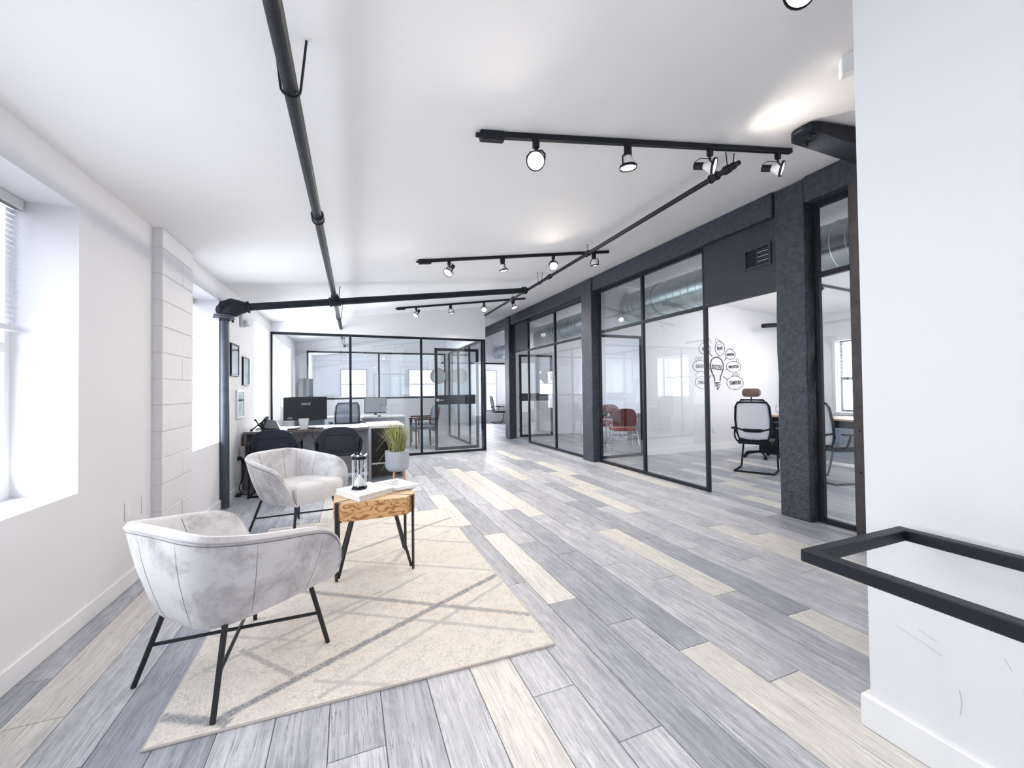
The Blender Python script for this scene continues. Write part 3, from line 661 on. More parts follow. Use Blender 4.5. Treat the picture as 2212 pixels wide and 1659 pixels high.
# ------------------------------------------------------------------ things on the left wall
def pic(y0, y1, z0, z1, mat, pmat, lab, kind):
    xw = XL((y0 + y1) / 2); r = root('picture_frame', (xw, y0, z0), lab, 'picture'); e = .022
    f = MB(); slab(f, y0, y0 + e, z0, z1, -.022, -.001); slab(f, y1 - e, y1, z0, z1, -.022, -.001); slab(f, y0 + e, y1 - e, z0, z0 + e, -.022, -.001); slab(f, y0 + e, y1 - e, z1 - e, z1, -.022, -.001)
    f.build('frame', mat, r, world=True, bevel=.002)
    f = MB(); slab(f, y0 + e, y1 - e, z0 + e, z1 - e, -.012, -.002); f.build('print', pmat, r, world=True)
    if kind:
        f = MB()
        if kind == 1:
            slab(f, y0 + e, y1 - e, z0 + .26, z0 + .27, -.014, -.012); slab(f, y0 + e, y1 - e, z0 + .34, z0 + .35, -.014, -.012)
        else:
            slab(f, y0 + .1, y1 - .09, z0 + .09, z0 + .20, -.013, -.012); slab(f, y0 + .1, y1 - .09, z0 + .21, z0 + .30, -.013, -.012)
        f.build('artwork', M['print_grey'], r, world=True)
    f = MB(); slab(f, y0 + e, y1 - e, z0 + e, z1 - e, -.018, -.016); f.build('pane', M['glass'], r, world=True)
pic(5.853, 6.20, 1.50, 1.905, M['black'], M['mirror_print'], 'tall black framed picture nearest the standpipe, upper left', 1)
pic(6.41, 6.74, 1.396, 1.78, M['black'], M['mirror_print'], 'second black framed picture, nearer the far left window', 0)
pic(6.115, 6.46, .963, 1.33, M['trim'], M['paper'], 'white framed grey print low on the left wall above the phone', 2)
r = root('emergency_lamp', (XL(6.4), 6.36, 2.2), 'small grey alarm lamp high on the left wall beside the window', 'alarm')
f = MB(); slab(f, 6.30, 6.38, 2.17, 2.34, -.03, -.001); f.build('backplate', M['grey_plate'], r, world=True, bevel=.006)
MB().lathe([(.05, 0), (.055, .02), (.035, .05), (.02, .055)], (XL(6.4) + .02, 6.41, 2.225), 18, (1, -.3, 0)).build('horn', M['grey_plate'], r, world=True, smooth=True)
MB().lathe([(.02, 0), (.022, .03), (.008, .05)], (XL(6.5) + .03, 6.50, 2.21), 12, (1, .2, 0)).build('strobe', M['white_plastic'], r, world=True, smooth=True)
def outlet(y, z, lab):
    r = root('wall_outlet', (XL(y), y, z), lab, 'outlet'); f = MB(); slab(f, y - .036, y + .036, z - .058, z + .058, -.006, -.0005); f.build('cover_plate', M['white_plastic'], r, world=True, bevel=.002)
    for dz in (-.022, .022): f = MB(); slab(f, y - .015, y + .015, z + dz - .013, z + dz + .013, -.008, -.006); f.build('socket', M['trim'], r, world=True, bevel=.002)
outlet(3.50, .51, 'white wall outlet low on the left wall above the near armchair')
outlet(6.17, .48, 'white wall outlet with plugs beside the desk')
r = root('cover_plate', (XL(3.74), 3.74, .50), 'blank painted cover plate low beside the block pilaster', 'cover plate')
f = MB(); slab(f, 3.69, 3.79, .44, .56, -.005, -.0005); f.build('plate', M['wall'], r, world=True, bevel=.002)
r = root('wall_outlet', (7.6, 6.33, .35), 'white outlet on the meeting room wall beside the office chair', 'outlet')
MB().box(7.06, 7.14, 6.337, 6.3495, .36, .48).build('cover_plate', M['white_plastic'], r, world=True, bevel=.003)

# ------------------------------------------------------------------ rug
def rug():
    m = bpy.data.materials.new('cream_rug_wool'); m.use_nodes = True; N, L = nt(m); p = N['Principled BSDF']
    g = N.new('ShaderNodeNewGeometry')
    def mth(op, x, y=None, clamp=False):
        q = N.new('ShaderNodeMath'); q.operation = op; q.use_clamp = clamp
        for i, z in enumerate((x, y)):
            if z is None: continue
            if isinstance(z, (int, float)): q.inputs[i].default_value = z
            else: L.new(z, q.inputs[i])
        return q.outputs[0]
    def noise(scale, det=3):
        n = N.new('ShaderNodeTexNoise'); n.inputs['Scale'].default_value = scale; n.inputs['Detail'].default_value = det; L.new(g.outputs['Position'], n.inputs['Vector']); return n
    wob = noise(45); wv = N.new('ShaderNodeVectorMath'); wv.operation = 'MULTIPLY_ADD'; wv.inputs[1].default_value = (.03, .03, 0)
    L.new(wob.outputs['Color'], wv.inputs[0]); L.new(g.outputs['Position'], wv.inputs[2])
    sub = N.new('ShaderNodeVectorMath'); sub.operation = 'SUBTRACT'; sub.inputs[1].default_value = (.015, .015, 0); L.new(wv.outputs[0], sub.inputs[0])
    lines = [((-.50, 1.915), (.95, 2.68), .022, 1.0), ((-.40, 3.03), (.95, 2.13), .020, .8), ((-.69, 2.03), (-.43, 1.89), .024, .9), ((-.20, 3.38), (.95, 4.06), .020, .8),
             ((.30, 4.16), (.95, 3.75), .015, .55), ((.30, 3.74), (.95, 3.315), .013, .5), ((-.1, 3.40), (.95, 2.75), .012, .45), ((-.12, 1.90), (.95, 2.56), .014, .45), ((-.1, 2.62), (.90, 1.97), .014, .45),
             ((-.62, 2.29), (.2, 2.75), .015, .4), ((-.5, 2.40), (-.2, 2.05), .016, .6), ((-.35, 2.33), (.5, 2.9), .013, .4), ((-.15, 2.02), (.2, 1.84), .013, .4), ((-.3, 3.0), (.95, 3.75), .011, .35), ((-.5, 3.7), (.4, 4.3), .012, .45), ((-.66, 2.6), (-.2, 2.35), .012, .4)]
    acc = None
    for a, b, wd, st in lines:
        a = Vector(a); b = Vector(b); dv = (b - a); Ln = dv.length; dv.normalize(); nv = Vector((-dv.y, dv.x))
        D = N.new('ShaderNodeVectorMath'); D.operation = 'DOT_PRODUCT'; D.inputs[1].default_value = (nv.x, nv.y, 0); L.new(sub.outputs[0], D.inputs[0])
        T = N.new('ShaderNodeVectorMath'); T.operation = 'DOT_PRODUCT'; T.inputs[1].default_value = (dv.x, dv.y, 0); L.new(sub.outputs[0], T.inputs[0])
        dist = mth('ABSOLUTE', mth('SUBTRACT', D.outputs['Value'], nv.dot(a)))
        r = N.new('ShaderNodeMapRange'); r.interpolation_type = 'SMOOTHSTEP'; r.inputs['From Min'].default_value = wd * .5; r.inputs['From Max'].default_value = wd * 1.35
        r.inputs['To Min'].default_value = st; r.inputs['To Max'].default_value = 0; L.new(dist, r.inputs['Value'])
        cp = N.new('ShaderNodeMath'); cp.operation = 'COMPARE'; L.new(T.outputs['Value'], cp.inputs[0]); cp.inputs[1].default_value = dv.dot(a) + Ln / 2; cp.inputs[2].default_value = Ln / 2
        v = mth('MULTIPLY', r.outputs[0], cp.outputs[0]); acc = v if acc is None else mth('MAXIMUM', acc, v)
    sp = noise(120, 3); r1 = N.new('ShaderNodeMapRange'); r1.inputs['From Min'].default_value = .40; r1.inputs['From Max'].default_value = .60; L.new(sp.outputs['Fac'], r1.inputs['Value'])
    sp2 = noise(14, 3); r2 = N.new('ShaderNodeMapRange'); r2.inputs['From Min'].default_value = .4; r2.inputs['From Max'].default_value = .65; L.new(sp2.outputs['Fac'], r2.inputs['Value'])
    fac = mth('ADD', mth('MULTIPLY', acc, mth('ADD', mth('MULTIPLY', r1.outputs[0], .6), .40)), mth('MULTIPLY', mth('SUBTRACT', 1.0, r1.outputs[0]), mth('ADD', mth('MULTIPLY', r2.outputs[0], .25), .16)), True)
    mx = N.new('ShaderNodeMix'); mx.data_type = 'RGBA'; L.new(fac, mx.inputs[0]); mx.inputs[6].default_value = (.84, .785, .725, 1); mx.inputs[7].default_value = (.26, .27, .31, 1)
    L.new(mx.outputs[2], p.inputs['Base Color']); p.inputs['Roughness'].default_value = .95; p.inputs['Specular IOR Level'].default_value = .1
    b = N.new('ShaderNodeBump'); b.inputs['Strength'].default_value = .8; b.inputs['Distance'].default_value = .006; L.new(sp.outputs['Fac'], b.inputs['Height']); L.new(b.outputs[0], p.inputs['Normal'])
    return m
r = root('rug', (.13, 3.1, 0), 'cream shaggy rug with grey diamond lines under the near armchair and side table', 'rug')
RC = [(-.69, 1.875), (.952, 1.843), (.952, 4.40), (-.69, 4.43)]
MB().prism(RC, .001, .012).build('pile', rug(), r, world=True, bevel=.004)
m = MB(); m.tube([(x, y_, .006) for x, y_ in RC], .0065, 6, closed=True); m.build('binding', pm('rug_binding', (.62, .57, .54, 1), .9), r, world=True)

# ------------------------------------------------------------------ tub armchair
def catmull(P, n):
    out = []
    for i in range(len(P) - 1):
        p0 = P[max(i - 1, 0)]; p1 = P[i]; p2 = P[i + 1]; p3 = P[min(i + 2, len(P) - 1)]
        for k in range(n):
            t = k / n
            out.append(tuple(.5 * ((2 * b) + (-a + c) * t + (2 * a - 5 * b + 4 * c - d) * t * t + (-a + 3 * b - 3 * c + d) * t ** 3) for a, b, c, d in zip(p0, p1, p2, p3)))
    out.append(tuple(P[-1])); return out
def armchair(name, loc, rz, lab, foot={}):
    r = root(name, loc, lab, 'armchair', rz=rz)
    rim = [(0, -.345, .728), (.11, -.345, .727), (.20, -.338, .722), (.275, -.300, .710), (.330, -.205, .690), (.362, -.08, .668), (.378, .04, .650), (.384, .13, .632), (.382, .195, .605), (.374, .245, .560), (.360, .277, .505), (.338, .298, .440), (.312, .312, .375)]
    bot = [(0, -.255), (.075, -.255), (.14, -.248), (.195, -.215), (.23, -.145), (.248, -.05), (.257, .04), (.262, .12), (.264, .18), (.266, .23), (.268, .265), (.27, .29), (.272, .305)]
    st = [(a[0], a[1], a[2], b[0], b[1]) for a, b in zip(rim, bot)]
    left = [(-a, b, c_, -d, e) for a, b, c_, d, e in st[::-1][:-1]] + st
    S_ = catmull(left, 4); n = len(S_); prof = []
    for i, (rx, ry, rz_, bx, by) in enumerate(S_):
        # inward normal in plan at the rim
        a = S_[max(i - 1, 0)]; b = S_[min(i + 1, n - 1)]; t = Vector((b[0] - a[0], b[1] - a[1])).normalized(); nn = Vector((-t.y, t.x))
        end = min(1, (min(i, n - 1 - i)) / 8.0); th = .052 * (0.45 + .55 * end)
        zb = .315; R_ = Vector((rx, ry, rz_)); B = Vector((bx, by, zb)); N3 = Vector((nn.x, nn.y, 0)); ring = []
        ring.append(B + N3 * .05 + Vector((0, 0, -.004))); ring.append(B + N3 * .012 + Vector((0, 0, -.006))); ring.append(B + Vector((0, 0, .008)))
        for f in (.12, .3, .5, .7, .88, .97):
            q = B.lerp(R_, f); q -= N3 * .014 * math.sin(PI * f); ring.append(q)
        ring.append(R_ + Vector((0, 0, -.008))); ring.append(R_ + N3 * th * .25 + Vector((0, 0, .008))); ring.append(R_ + N3 * th * .6 + Vector((0, 0, .008))); ring.append(R_ + N3 * th + Vector((0, 0, -.006)))
        iz = min(.40, rz_ - .03); IB = B + N3 * .045; IB.z = iz
        for f in (.25, .55, .8, 1.0): ring.append((R_ + N3 * th).lerp(IB, f))
        prof.append(ring)
    m = MB(); m.rings([list(x) for x in prof], caps=False, closed=False)
    k = len(prof[0])
    m.add(prof[0], [tuple(range(k))]); m.add(prof[-1], [tuple(range(k - 1, -1, -1))])
    sh = m.build('shell', M['velvet'], r, smooth=True)
    # bottom board
    ring = [p[1] for p in prof]; MB().rings([[(p.x, p.y, .308) for p in ring], [(p.x, p.y, .325) for p in ring]]).build('seat_base', M['velvet'], r)
    # piping round the rim + vertical seams
    m = MB(); m.tube([p[8] - Vector((0, 0, 0)) for p in prof], .0055, 6); m.build('piping', M['piping'], r, smooth=True)
    m = MB(); m.tube([p[7] + (p[8] - p[7]) * .55 for p in prof[2:-2]], .0022, 5); m.build('rim_seam', M['seam'], r)
    for idx, rad in ((18, .0011), (28, .0040), (36, .0011), (44, .0011), (54, .0011), (66, .0011), (78, .0011)):
        if idx < len(prof): MB().tube([prof[idx][j] for j in range(2, 9)], [rad * .4, rad, rad, rad, rad * (.5 if rad > .003 else 1), rad * .4, rad * .3], 5).build('seam', M['seam'], r)
        if 20 < idx < len(prof) - 20: MB().tube([prof[idx][j] for j in range(12, 16)], .0016, 5).build('seam', M['seam'], r)
    # cushion
    plan = [(0, -.20), (.12, -.195), (.20, -.14), (.232, -.03), (.246, .10), (.252, .22), (.262, .30), (.21, .326), (.10, .336), (0, .338)]
    plan = [(-x, y_) for x, y_ in plan[::-1][:-1]] + plan[:-1] ; plan = plan[:]
    cx, cy = 0, .08; rings = []
    for z, sc in ((.310, .93), (.318, .985), (.345, 1.0), (.40, 1.01), (.435, 1.0), (.456, .96), (.468, .86), (.474, .55), (.475, .1)):
        rings.append([(cx + (x - cx) * sc, cy + (y_ - cy) * sc, z) for x, y_ in plan])
    MB().rings(rings).build('seat_cushion', M['velvet'], r, smooth=True)
    T = .205; F = .275
    for sx in (-1, 1):
        for sy in (-1, 1):
            MB().tube([(sx * T, sy * T + .02, .315), (sx * F, sy * F + .0, foot.get((sx, sy), 0.0))], [.012, .0105], 10).build('leg', M['leg_black'], r, smooth=True)
    f = .52
    def lp(sx, sy, z): t = 1 - z / .315; return (sx * (T + (F - T) * t), sy * (T + (F - T) * t) + .02 * (1 - t), z)
    MB().tube([lp(-1, -1, .155), lp(1, 1, .155)], .008, 8).build('stretcher', M['leg_black'], r, smooth=True)
    MB().tube([lp(-1, 1, .155), lp(1, -1, .155)], .008, 8).build('stretcher', M['leg_black'], r, smooth=True)
    return r
armchair('tub_armchair', (-.49, 2.30, .012), math.radians(-45), 'grey velvet tub armchair nearest the camera, seen from behind', {(-1, -1): -.0118})
armchair('tub_armchair', (-.455, 4.32, 0.0), math.radians(-132), 'grey velvet tub armchair facing us in front of the desk', {(1, 1): .0122})

# ------------------------------------------------------------------ side table and what stands on it
r = root('side_table', (.17, 3.17, .012), 'thick burled wood side table with four black hairpin legs', 'side table')
TP = [(-.085, 3.02), (-.030, 2.925), (.385, 2.945), (.452, 3.06), (.445, 3.36), (.36, 3.44), (-.02, 3.44), (-.10, 3.34)]
TP = [(-.098, 3.06), (-.035, 2.955), (.380, 2.955), (.452, 3.07), (.448, 3.33), (.37, 3.42), (-.02, 3.42), (-.098, 3.31)]
m = MB().prism(TP, .415, .536); tb = m.build('table_top', M['burl'], r, world=True, bevel=.006, seg=2)
MB().prism([(x * .985 + .0026, y_ * .985 + .048) for x, y_ in TP], .5365, .5385).build('top_face', M['oak_pale'], r, world=True)
cx, cy = .177, 3.18
for (x, y_) in ((-.068, 3.005), (.418, 3.01), (.412, 3.378), (-.062, 3.368)):
    d = Vector((cx - x, cy - y_, 0)).normalized(); sd = Vector((-d.y, d.x, 0))
    m = MB(); o0 = Vector((x, y_, 0)) - d * .012
    a = [o0 + Vector((0, 0, z)) for z in (.014, .5395)]
    m.bar(a[0], a[1], .024, .012, upv=d)
    inn = Vector((x, y_, .413)) + d * .125; lo = o0 + Vector((0, 0, .03)) + d * .014
    m.bar(lo, inn, .024, .012, upv=d)
    m.build('leg', M['leg_black'], r, world=True, bevel=.003)
    m = MB(); m.bar(o0 + Vector((0, 0, .5395)), Vector((cx, cy, .5395)) - d * .05, .008, .0012); m.build('inlay', M['leg_black'], r, world=True)
r = root('book', (.06, 3.15, .539), 'thick white book lying under the hourglass', 'book')
def qprism(m, pts, z0, z1): return m.prism(pts, z0, z1)
bk = [(-.088, 3.255), (.068, 2.960), (.300, 3.130), (.150, 3.420)]
qprism(MB(), bk, .539, .543).build('cover', M['paper'], r, world=True, bevel=.001)
cxb = sum(p[0] for p in bk) / 4; cyb = sum(p[1] for p in bk) / 4
qprism(MB(), [(cxb + (x - cxb) * .97, cyb + (y_ - cyb) * .97) for x, y_ in bk], .543, .573).build('pages', M['page'], r, world=True)
qprism(MB(), bk, .573, .577).build('cover', M['paper'], r, world=True, bevel=.001)
def mag(pts, z0, z1, lab, mat2):
    r = root('magazine', (pts[0][0], pts[0][1], z0), lab, 'magazine', 'magazines on the side table')
    MB().prism(pts, z0, z1 - .001).build('pages', M['page'], r, world=True)
    MB().prism(pts, z1 - .001, z1).build('cover', M['paper'], r, world=True)
    c_ = Vector((sum(p[0] for p in pts) / 4, sum(p[1] for p in pts) / 4))
    MB().prism([tuple(c_ + (Vector(p) - c_) * .62) for p in pts], z1, z1 + .0006).build('cover_print', mat2, r, world=True)
g1 = [(.205, 3.43), (.318, 3.14), (.475, 3.18), (.375, 3.47)]
mag([(x - .005, y_ + .01) for x, y_ in g1], .539, .549, 'magazine at the bottom of the small stack on the side table', M['print_grey'])
mag([(x + .01, y_ - .005) for x, y_ in g1], .549, .558, 'magazine in the middle of the small stack on the side table', M['print_grey'])
mag([(.195, 3.42), (.325, 3.14), (.51, 3.20), (.375, 3.50)], .558, .567, 'top magazine of the small stack, its corner past the table edge', pm('cover_art', (.50, .52, .55, 1), .3, noise=.5, nscale=14))
# hourglass
hx, hy, hz = .075, 3.20, .577
r = root('hourglass', (hx, hy, hz), 'hourglass with black hexagonal ends on the white book', 'hourglass')
hexa_ = lambda R_, a0=.3: [(hx + R_ * math.cos(a0 + k * PI / 3), hy + R_ * math.sin(a0 + k * PI / 3)) for k in range(6)]
for z0, nm in ((hz, 'base'), (hz + .215, 'cap')): MB().prism(hexa_(.058), z0 + .0005, z0 + .012).prism(hexa_(.052), z0 + .012, z0 + .022).build(nm, M['black'], r, world=True, bevel=.002)
for x, y_ in hexa_(.050)[:6]: MB().tube([(x, y_, hz + .02), (x, y_, hz + .217)], .003, 6).build('post', M['trim'], r, world=True)
for x, y_ in hexa_(.052)[:6]: MB().lathe([(.006, 0), (.008, .006), (.003, .014)], (x, y_, hz + .237), 8).build('finial', M['chrome'], r, world=True)
MB().lathe([(.041, .023), (.043, .035), (.036, .065), (.018, .100), (.006, .118), (.018, .136), (.036, .170), (.043, .200), (.041, .214)], (hx, hy, hz), 20, caps=False).build('glass_bulb', M['glass_thin'], r, world=True, smooth=True)
MB().lathe([(.039, .024), (.041, .036), (.030, .060), (.012, .090), (.002, .104)], (hx, hy, hz), 18).build('sand', M['sand'], r, world=True, smooth=True)

# ------------------------------------------------------------------ grass plant in a textured pot
PXp, PYp = .645, 6.02
r = root('potted_grass', (PXp, PYp, 0), 'ornamental grass in a grey textured pot on wooden legs', 'plant')
prof = []; nn = 48
rings = []
for i in range(25):
    t = i / 24; z = .165 + .275 * t; R0 = .105 + .055 * min(1, (t * 5)) ** .6 if t < .2 else .160 + .006 * t
    if t < .2: R0 = .115 + .045 * math.sin(t / .2 * PI / 2)
    ring = []
    for k in range(nn):
        a = 2 * PI * k / nn; rr_ = R0 + (.0035 * math.sin(a * 12 + (PI if (i // 2) % 2 else 0)) if .12 < t < .93 else 0)
        ring.append((PXp + rr_ * math.cos(a), PYp + rr_ * math.sin(a), z))
    rings.append(ring)
MB().rings(rings).build('pot', M['pot'], r, world=True, smooth=True)
MB().lathe([(.166, .44), (.168, .446), (.150, .446), (.148, .425), (.01, .43)], (PXp, PYp, 0), 36, caps=False).build('rim', M['pot'], r, world=True, smooth=True)
MB().lathe([(.15, .43), (.05, .447), (.01, .448)], (PXp, PYp, 0), 24).build('soil', M['soil'], r, world=True)
for k in range(3):
    a = -2.2 + k * 2 * PI / 3; MB().tube([(PXp + .075 * math.cos(a), PYp + .075 * math.sin(a), .175), (PXp + .115 * math.cos(a), PYp + .115 * math.sin(a), 0)], [.018, .011], 10).build('leg', M['leg_wood'], r, world=True, smooth=True)
gb = {0: MB(), 1: MB(), 2: MB()}
rg = random.Random(11)
for i in range(430):
    a = rg.uniform(0, 2 * PI); q = rg.random() ** .5 * .11; long_ = rg.random() < .13
    bx_, by_ = PXp + q * math.cos(a), PYp + q * math.sin(a)
    a2 = a + rg.uniform(-.5, .5); lean = (q / .11) * rg.uniform(.08, .25) * (1.35 if long_ else 1); H_ = rg.uniform(.26, .50) * (1.25 if long_ else 1)
    wd = rg.uniform(.0018, .0042); side = Vector((-math.sin(a2), math.cos(a2), 0)); pts = []
    for s in (0, .35, .7, 1): pts.append(Vector((bx_ + lean * s ** 1.8 * math.cos(a2), by_ + lean * s ** 1.8 * math.sin(a2), .44 + H_ * (s - .12 * s * s * (2 if long_ else 1)))))
    v = []
    for s, p_ in zip((1, .9, .6, .08), pts): v += [p_ - side * wd * s, p_ + side * wd * s]
    gb[0 if i % 3 == 0 else (1 if i % 3 == 1 else 2)].add(v, [(0, 1, 3, 2), (2, 3, 5, 4), (4, 5, 7, 6)])
for k in range(3): o = gb[k].build('grass_blades', M['grass%d' % (k + 1)], r, world=True); o['kind'] = 'stuff'
m = MB()
for ex, ez in ((-.30, .50), (-.26, .62), (-.30, .30), (-.22, .24)):
    m.tube([(PXp - .05, PYp - .1, .45), (PXp + ex * .55, PYp - .16, .45 + (ez - .35) * .9 + .06), (PXp + ex, PYp - .18, ez - .02)], [.002, .002, .0012], 4)
m.build('stray_blades', M['grass3'], r, world=True)

# ------------------------------------------------------------------ desk
r = root('desk', (-.25, 6.33, 0), 'long grey reception desk with open dark cabinet behind the armchair', 'desk')
MB().box(-1.29, .28, 6.36, 7.10, .742, .772).build('desktop', M['desktop'], r, world=True, bevel=.002)
MB().box(-1.29, .28, 6.352, 6.36, .738, .772).build('edge_strip', M['desk_edge'], r, world=True)
MB().box(.282, .80, 6.36, 7.30, .745, .782).build('desktop', M['desktop'], r, world=True, bevel=.002)
MB().box(-1.29, -1.255, 6.36, 7.08, 0, .742).build('side_panel', M['desk_edge'], r, world=True, bevel=.002)
MB().box(-1.255, .27, 6.74, 6.765, .05, .742).build('modesty_panel', M['desk'], r, world=True)
MB().box(.275, .315, 6.36, 7.28, 0, .744).build('side_panel', M['desk'], r, world=True, bevel=.002)
MB().box(.765, .80, 6.36, 7.28, 0, .744).build('side_panel', M['desk'], r, world=True, bevel=.002)
MB().box(.315, .765, 6.40, 7.26, .235, .735).build('cabinet', M['cabinet_dark'], r, world=True)
MB().box(.315, .765, 6.365, 7.2, .215, .235).build('shelf', M['desktop'], r, world=True)
MB().box(.315, .765, 6.62, 6.64, .0, .215).build('kick_panel', M['desk_edge'], r, world=True)

# monitor on the desk (seen from the back)
def monitor(name, x0, x1, y, z0, z1, ztop, lab, mb, back=True, rz=0):
    r = root(name, ((x0 + x1) / 2, y, ztop), lab, 'monitor')
    MB().box(x0, x1, y, y + .022, z0, z1).build('screen', mb, r, world=True, bevel=.006)
    cx_ = (x0 + x1) / 2
    MB().box(cx_ - .03, cx_ + .03, y - .018 + .05, y + .01 + .05, ztop + .012, z0 + .15).build('stand', M['screen'], r, world=True, bevel=.004)
    MB().prism([(cx_ + .12 * math.cos(t * PI / 8), y + .05 + .09 * math.sin(t * PI / 8)) for t in range(16)], ztop + .0005, ztop + .014).build('stand_base', M['screen'], r, world=True, bevel=.003)
    return r
mon = monitor('monitor', -.842, -.283, 6.50, .895, 1.225, .772, 'black monitor seen from behind on the reception desk', M['screen'])
def text(body, size, name, mat, loc, rot, parent, ext=.0006, sx=1.0, align='CENTER', shear=0, bold=0.0):
    cu = bpy.data.curves.new(name, 'FONT'); cu.body = body; cu.size = size; cu.extrude = ext; cu.align_x = align; cu.align_y = 'CENTER'; cu.shear = shear; cu.resolution_u = 2; cu.offset = bold
    o = bpy.data.objects.new(name, cu); C.objects.link(o)
    dg = bpy.context.evaluated_depsgraph_get(); me = bpy.data.meshes.new_from_object(o.evaluated_get(dg)); me.name = name
    C.objects.unlink(o); bpy.data.objects.remove(o)
    me.materials.clear(); me.materials.append(mat)
    o = bpy.data.objects.new(name, me); C.objects.link(o); o.location = Vector(loc) - (Vector(parent.location) if parent else Vector()); o.rotation_euler = rot; o.scale = (sx, 1, 1)
    if parent: o.parent = parent
    return o
text('ASUS', .042, 'logo_lettering', M['white_plastic'], (-.562, 6.4990, 1.125), (PI / 2, 0, 0), mon, sx=1.25, shear=.3)
m = MB()
for k, (x, z) in enumerate(((-.79, .925), (-.775, .935), (-.76, .925), (-.745, .93))): m.box(x, x + .012, 6.498, 6.4995, z - .006, z + .006)
m.build('sticker', M['white_plastic'], mon, world=True)
r = root('pen_cup', (-.58, 6.44, .772), 'square white tapered cup on the desk in front of the monitor', 'cup')
m = MB(); a, b = .042, .062
m.rings([[(-.575 - a, 6.40 - a, .7725), (-.575 + a, 6.40 - a, .7725), (-.575 + a, 6.40 + a, .7725), (-.575 - a, 6.40 + a, .7725)], [(-.575 - b, 6.40 - b, .925), (-.575 + b, 6.40 - b, .925), (-.575 + b, 6.40 + b, .925), (-.575 - b, 6.40 + b, .925)]]); m.build('cup', pm('cream_cup', (.80, .78, .76, 1), .5), r, world=True, bevel=.004)
r = root('keyboard', (-.7, 6.45, .772), 'flat black keyboard on the desk left of the white cup', 'keyboard')
MB().box(-.78, -.655, 6.40, 6.48, .7725, .785).build('body', M['black_matte'], r, world=True, bevel=.003)
m = MB()
for i in range(8):
    for j in range(4): m.box(-.775 + i * .015, -.775 + i * .015 + .012, 6.404 + j * .018, 6.404 + j * .018 + .014, .785, .788)
m.build('keys', M['plastic_dark'], r, world=True)['kind'] = 'stuff'
r = root('desk_tray', (-.4, 6.45, .772), 'flat black tray on the desk right of the white cup', 'tray')
MB().box(-.50, -.33, 6.39, 6.48, .7725, .784).build('tray', M['black_matte'], r, world=True, bevel=.003)
r = root('cable', (-.5, 6.33, .5), 'thin dark cables hanging in a loop below the desktop', 'cable')
m = MB(); m.tube(catmull([(-.50, 6.42, .79), (-.49, 6.345, .78), (-.56, 6.335, .70), (-.62, 6.335, .62), (-.58, 6.335, .54), (-.52, 6.34, .50)], 5), .003, 5); m.build('cord', M['black_matte'], r, world=True)
m = MB(); m.tube(catmull([(-.47, 6.42, .79), (-.465, 6.345, .78), (-.46, 6.335, .66), (-.42, 6.335, .60), (-.37, 6.335, .55), (-.43, 6.34, .50)], 5), .003, 5); m.build('cord', M['black_matte'], r, world=True)
# phone
r = root('desk_phone', (-.97, 6.5, .772), 'black desk phone with a curled handset stand on the desk end', 'phone')
m = MB(); m.hexa([(-1.09, 6.42, .774), (-.87, 6.42, .774), (-.87, 6.62, .774), (-1.09, 6.62, .774), (-1.09, 6.42, .81), (-.87, 6.42, .79), (-.95, 6.62, .90), (-1.09, 6.62, .93)]); m.build('phone_body', M['plastic_dark'], r, world=True, bevel=.008)
MB().tube(catmull([(-1.09, 6.44, .85), (-1.08, 6.50, .905), (-1.07, 6.60, .945), (-1.06, 6.66, .935)], 4), [.022] * 3 + [.015] * 7 + [.022] * 3, 10).build('handset', M['plastic_dark'], r, world=True, smooth=True)
r = root('headset_stand', (-1.12, 6.42, .772), 'small black X-shaped tripod standing on the desk corner', 'stand')
for a, b in (((-1.20, 6.37, .790), (-1.05, 6.40, .925)), ((-1.07, 6.37, .790), (-1.16, 6.40, .925)), ((-1.11, 6.39, .85), (-1.02, 6.375, .790))):
    m = MB(); m.tube([a, b], .009, 8); m.lathe([(.002, -.015), (.015, -.008), (.016, .004), (.002, .016)], a, 10); m.lathe([(.002, -.015), (.015, -.008), (.016, .004), (.002, .016)], b, 10); m.build('leg', M['black_matte'], r, world=True, smooth=True)
r = root('envelope', (-1.08, 6.6, .772), 'stack of pale papers on the desk behind the black phone', 'paper')
MB().box(-1.20, -1.05, 6.62, 6.78, .7725, .80).build('sheets', M['paper'], r, world=True)

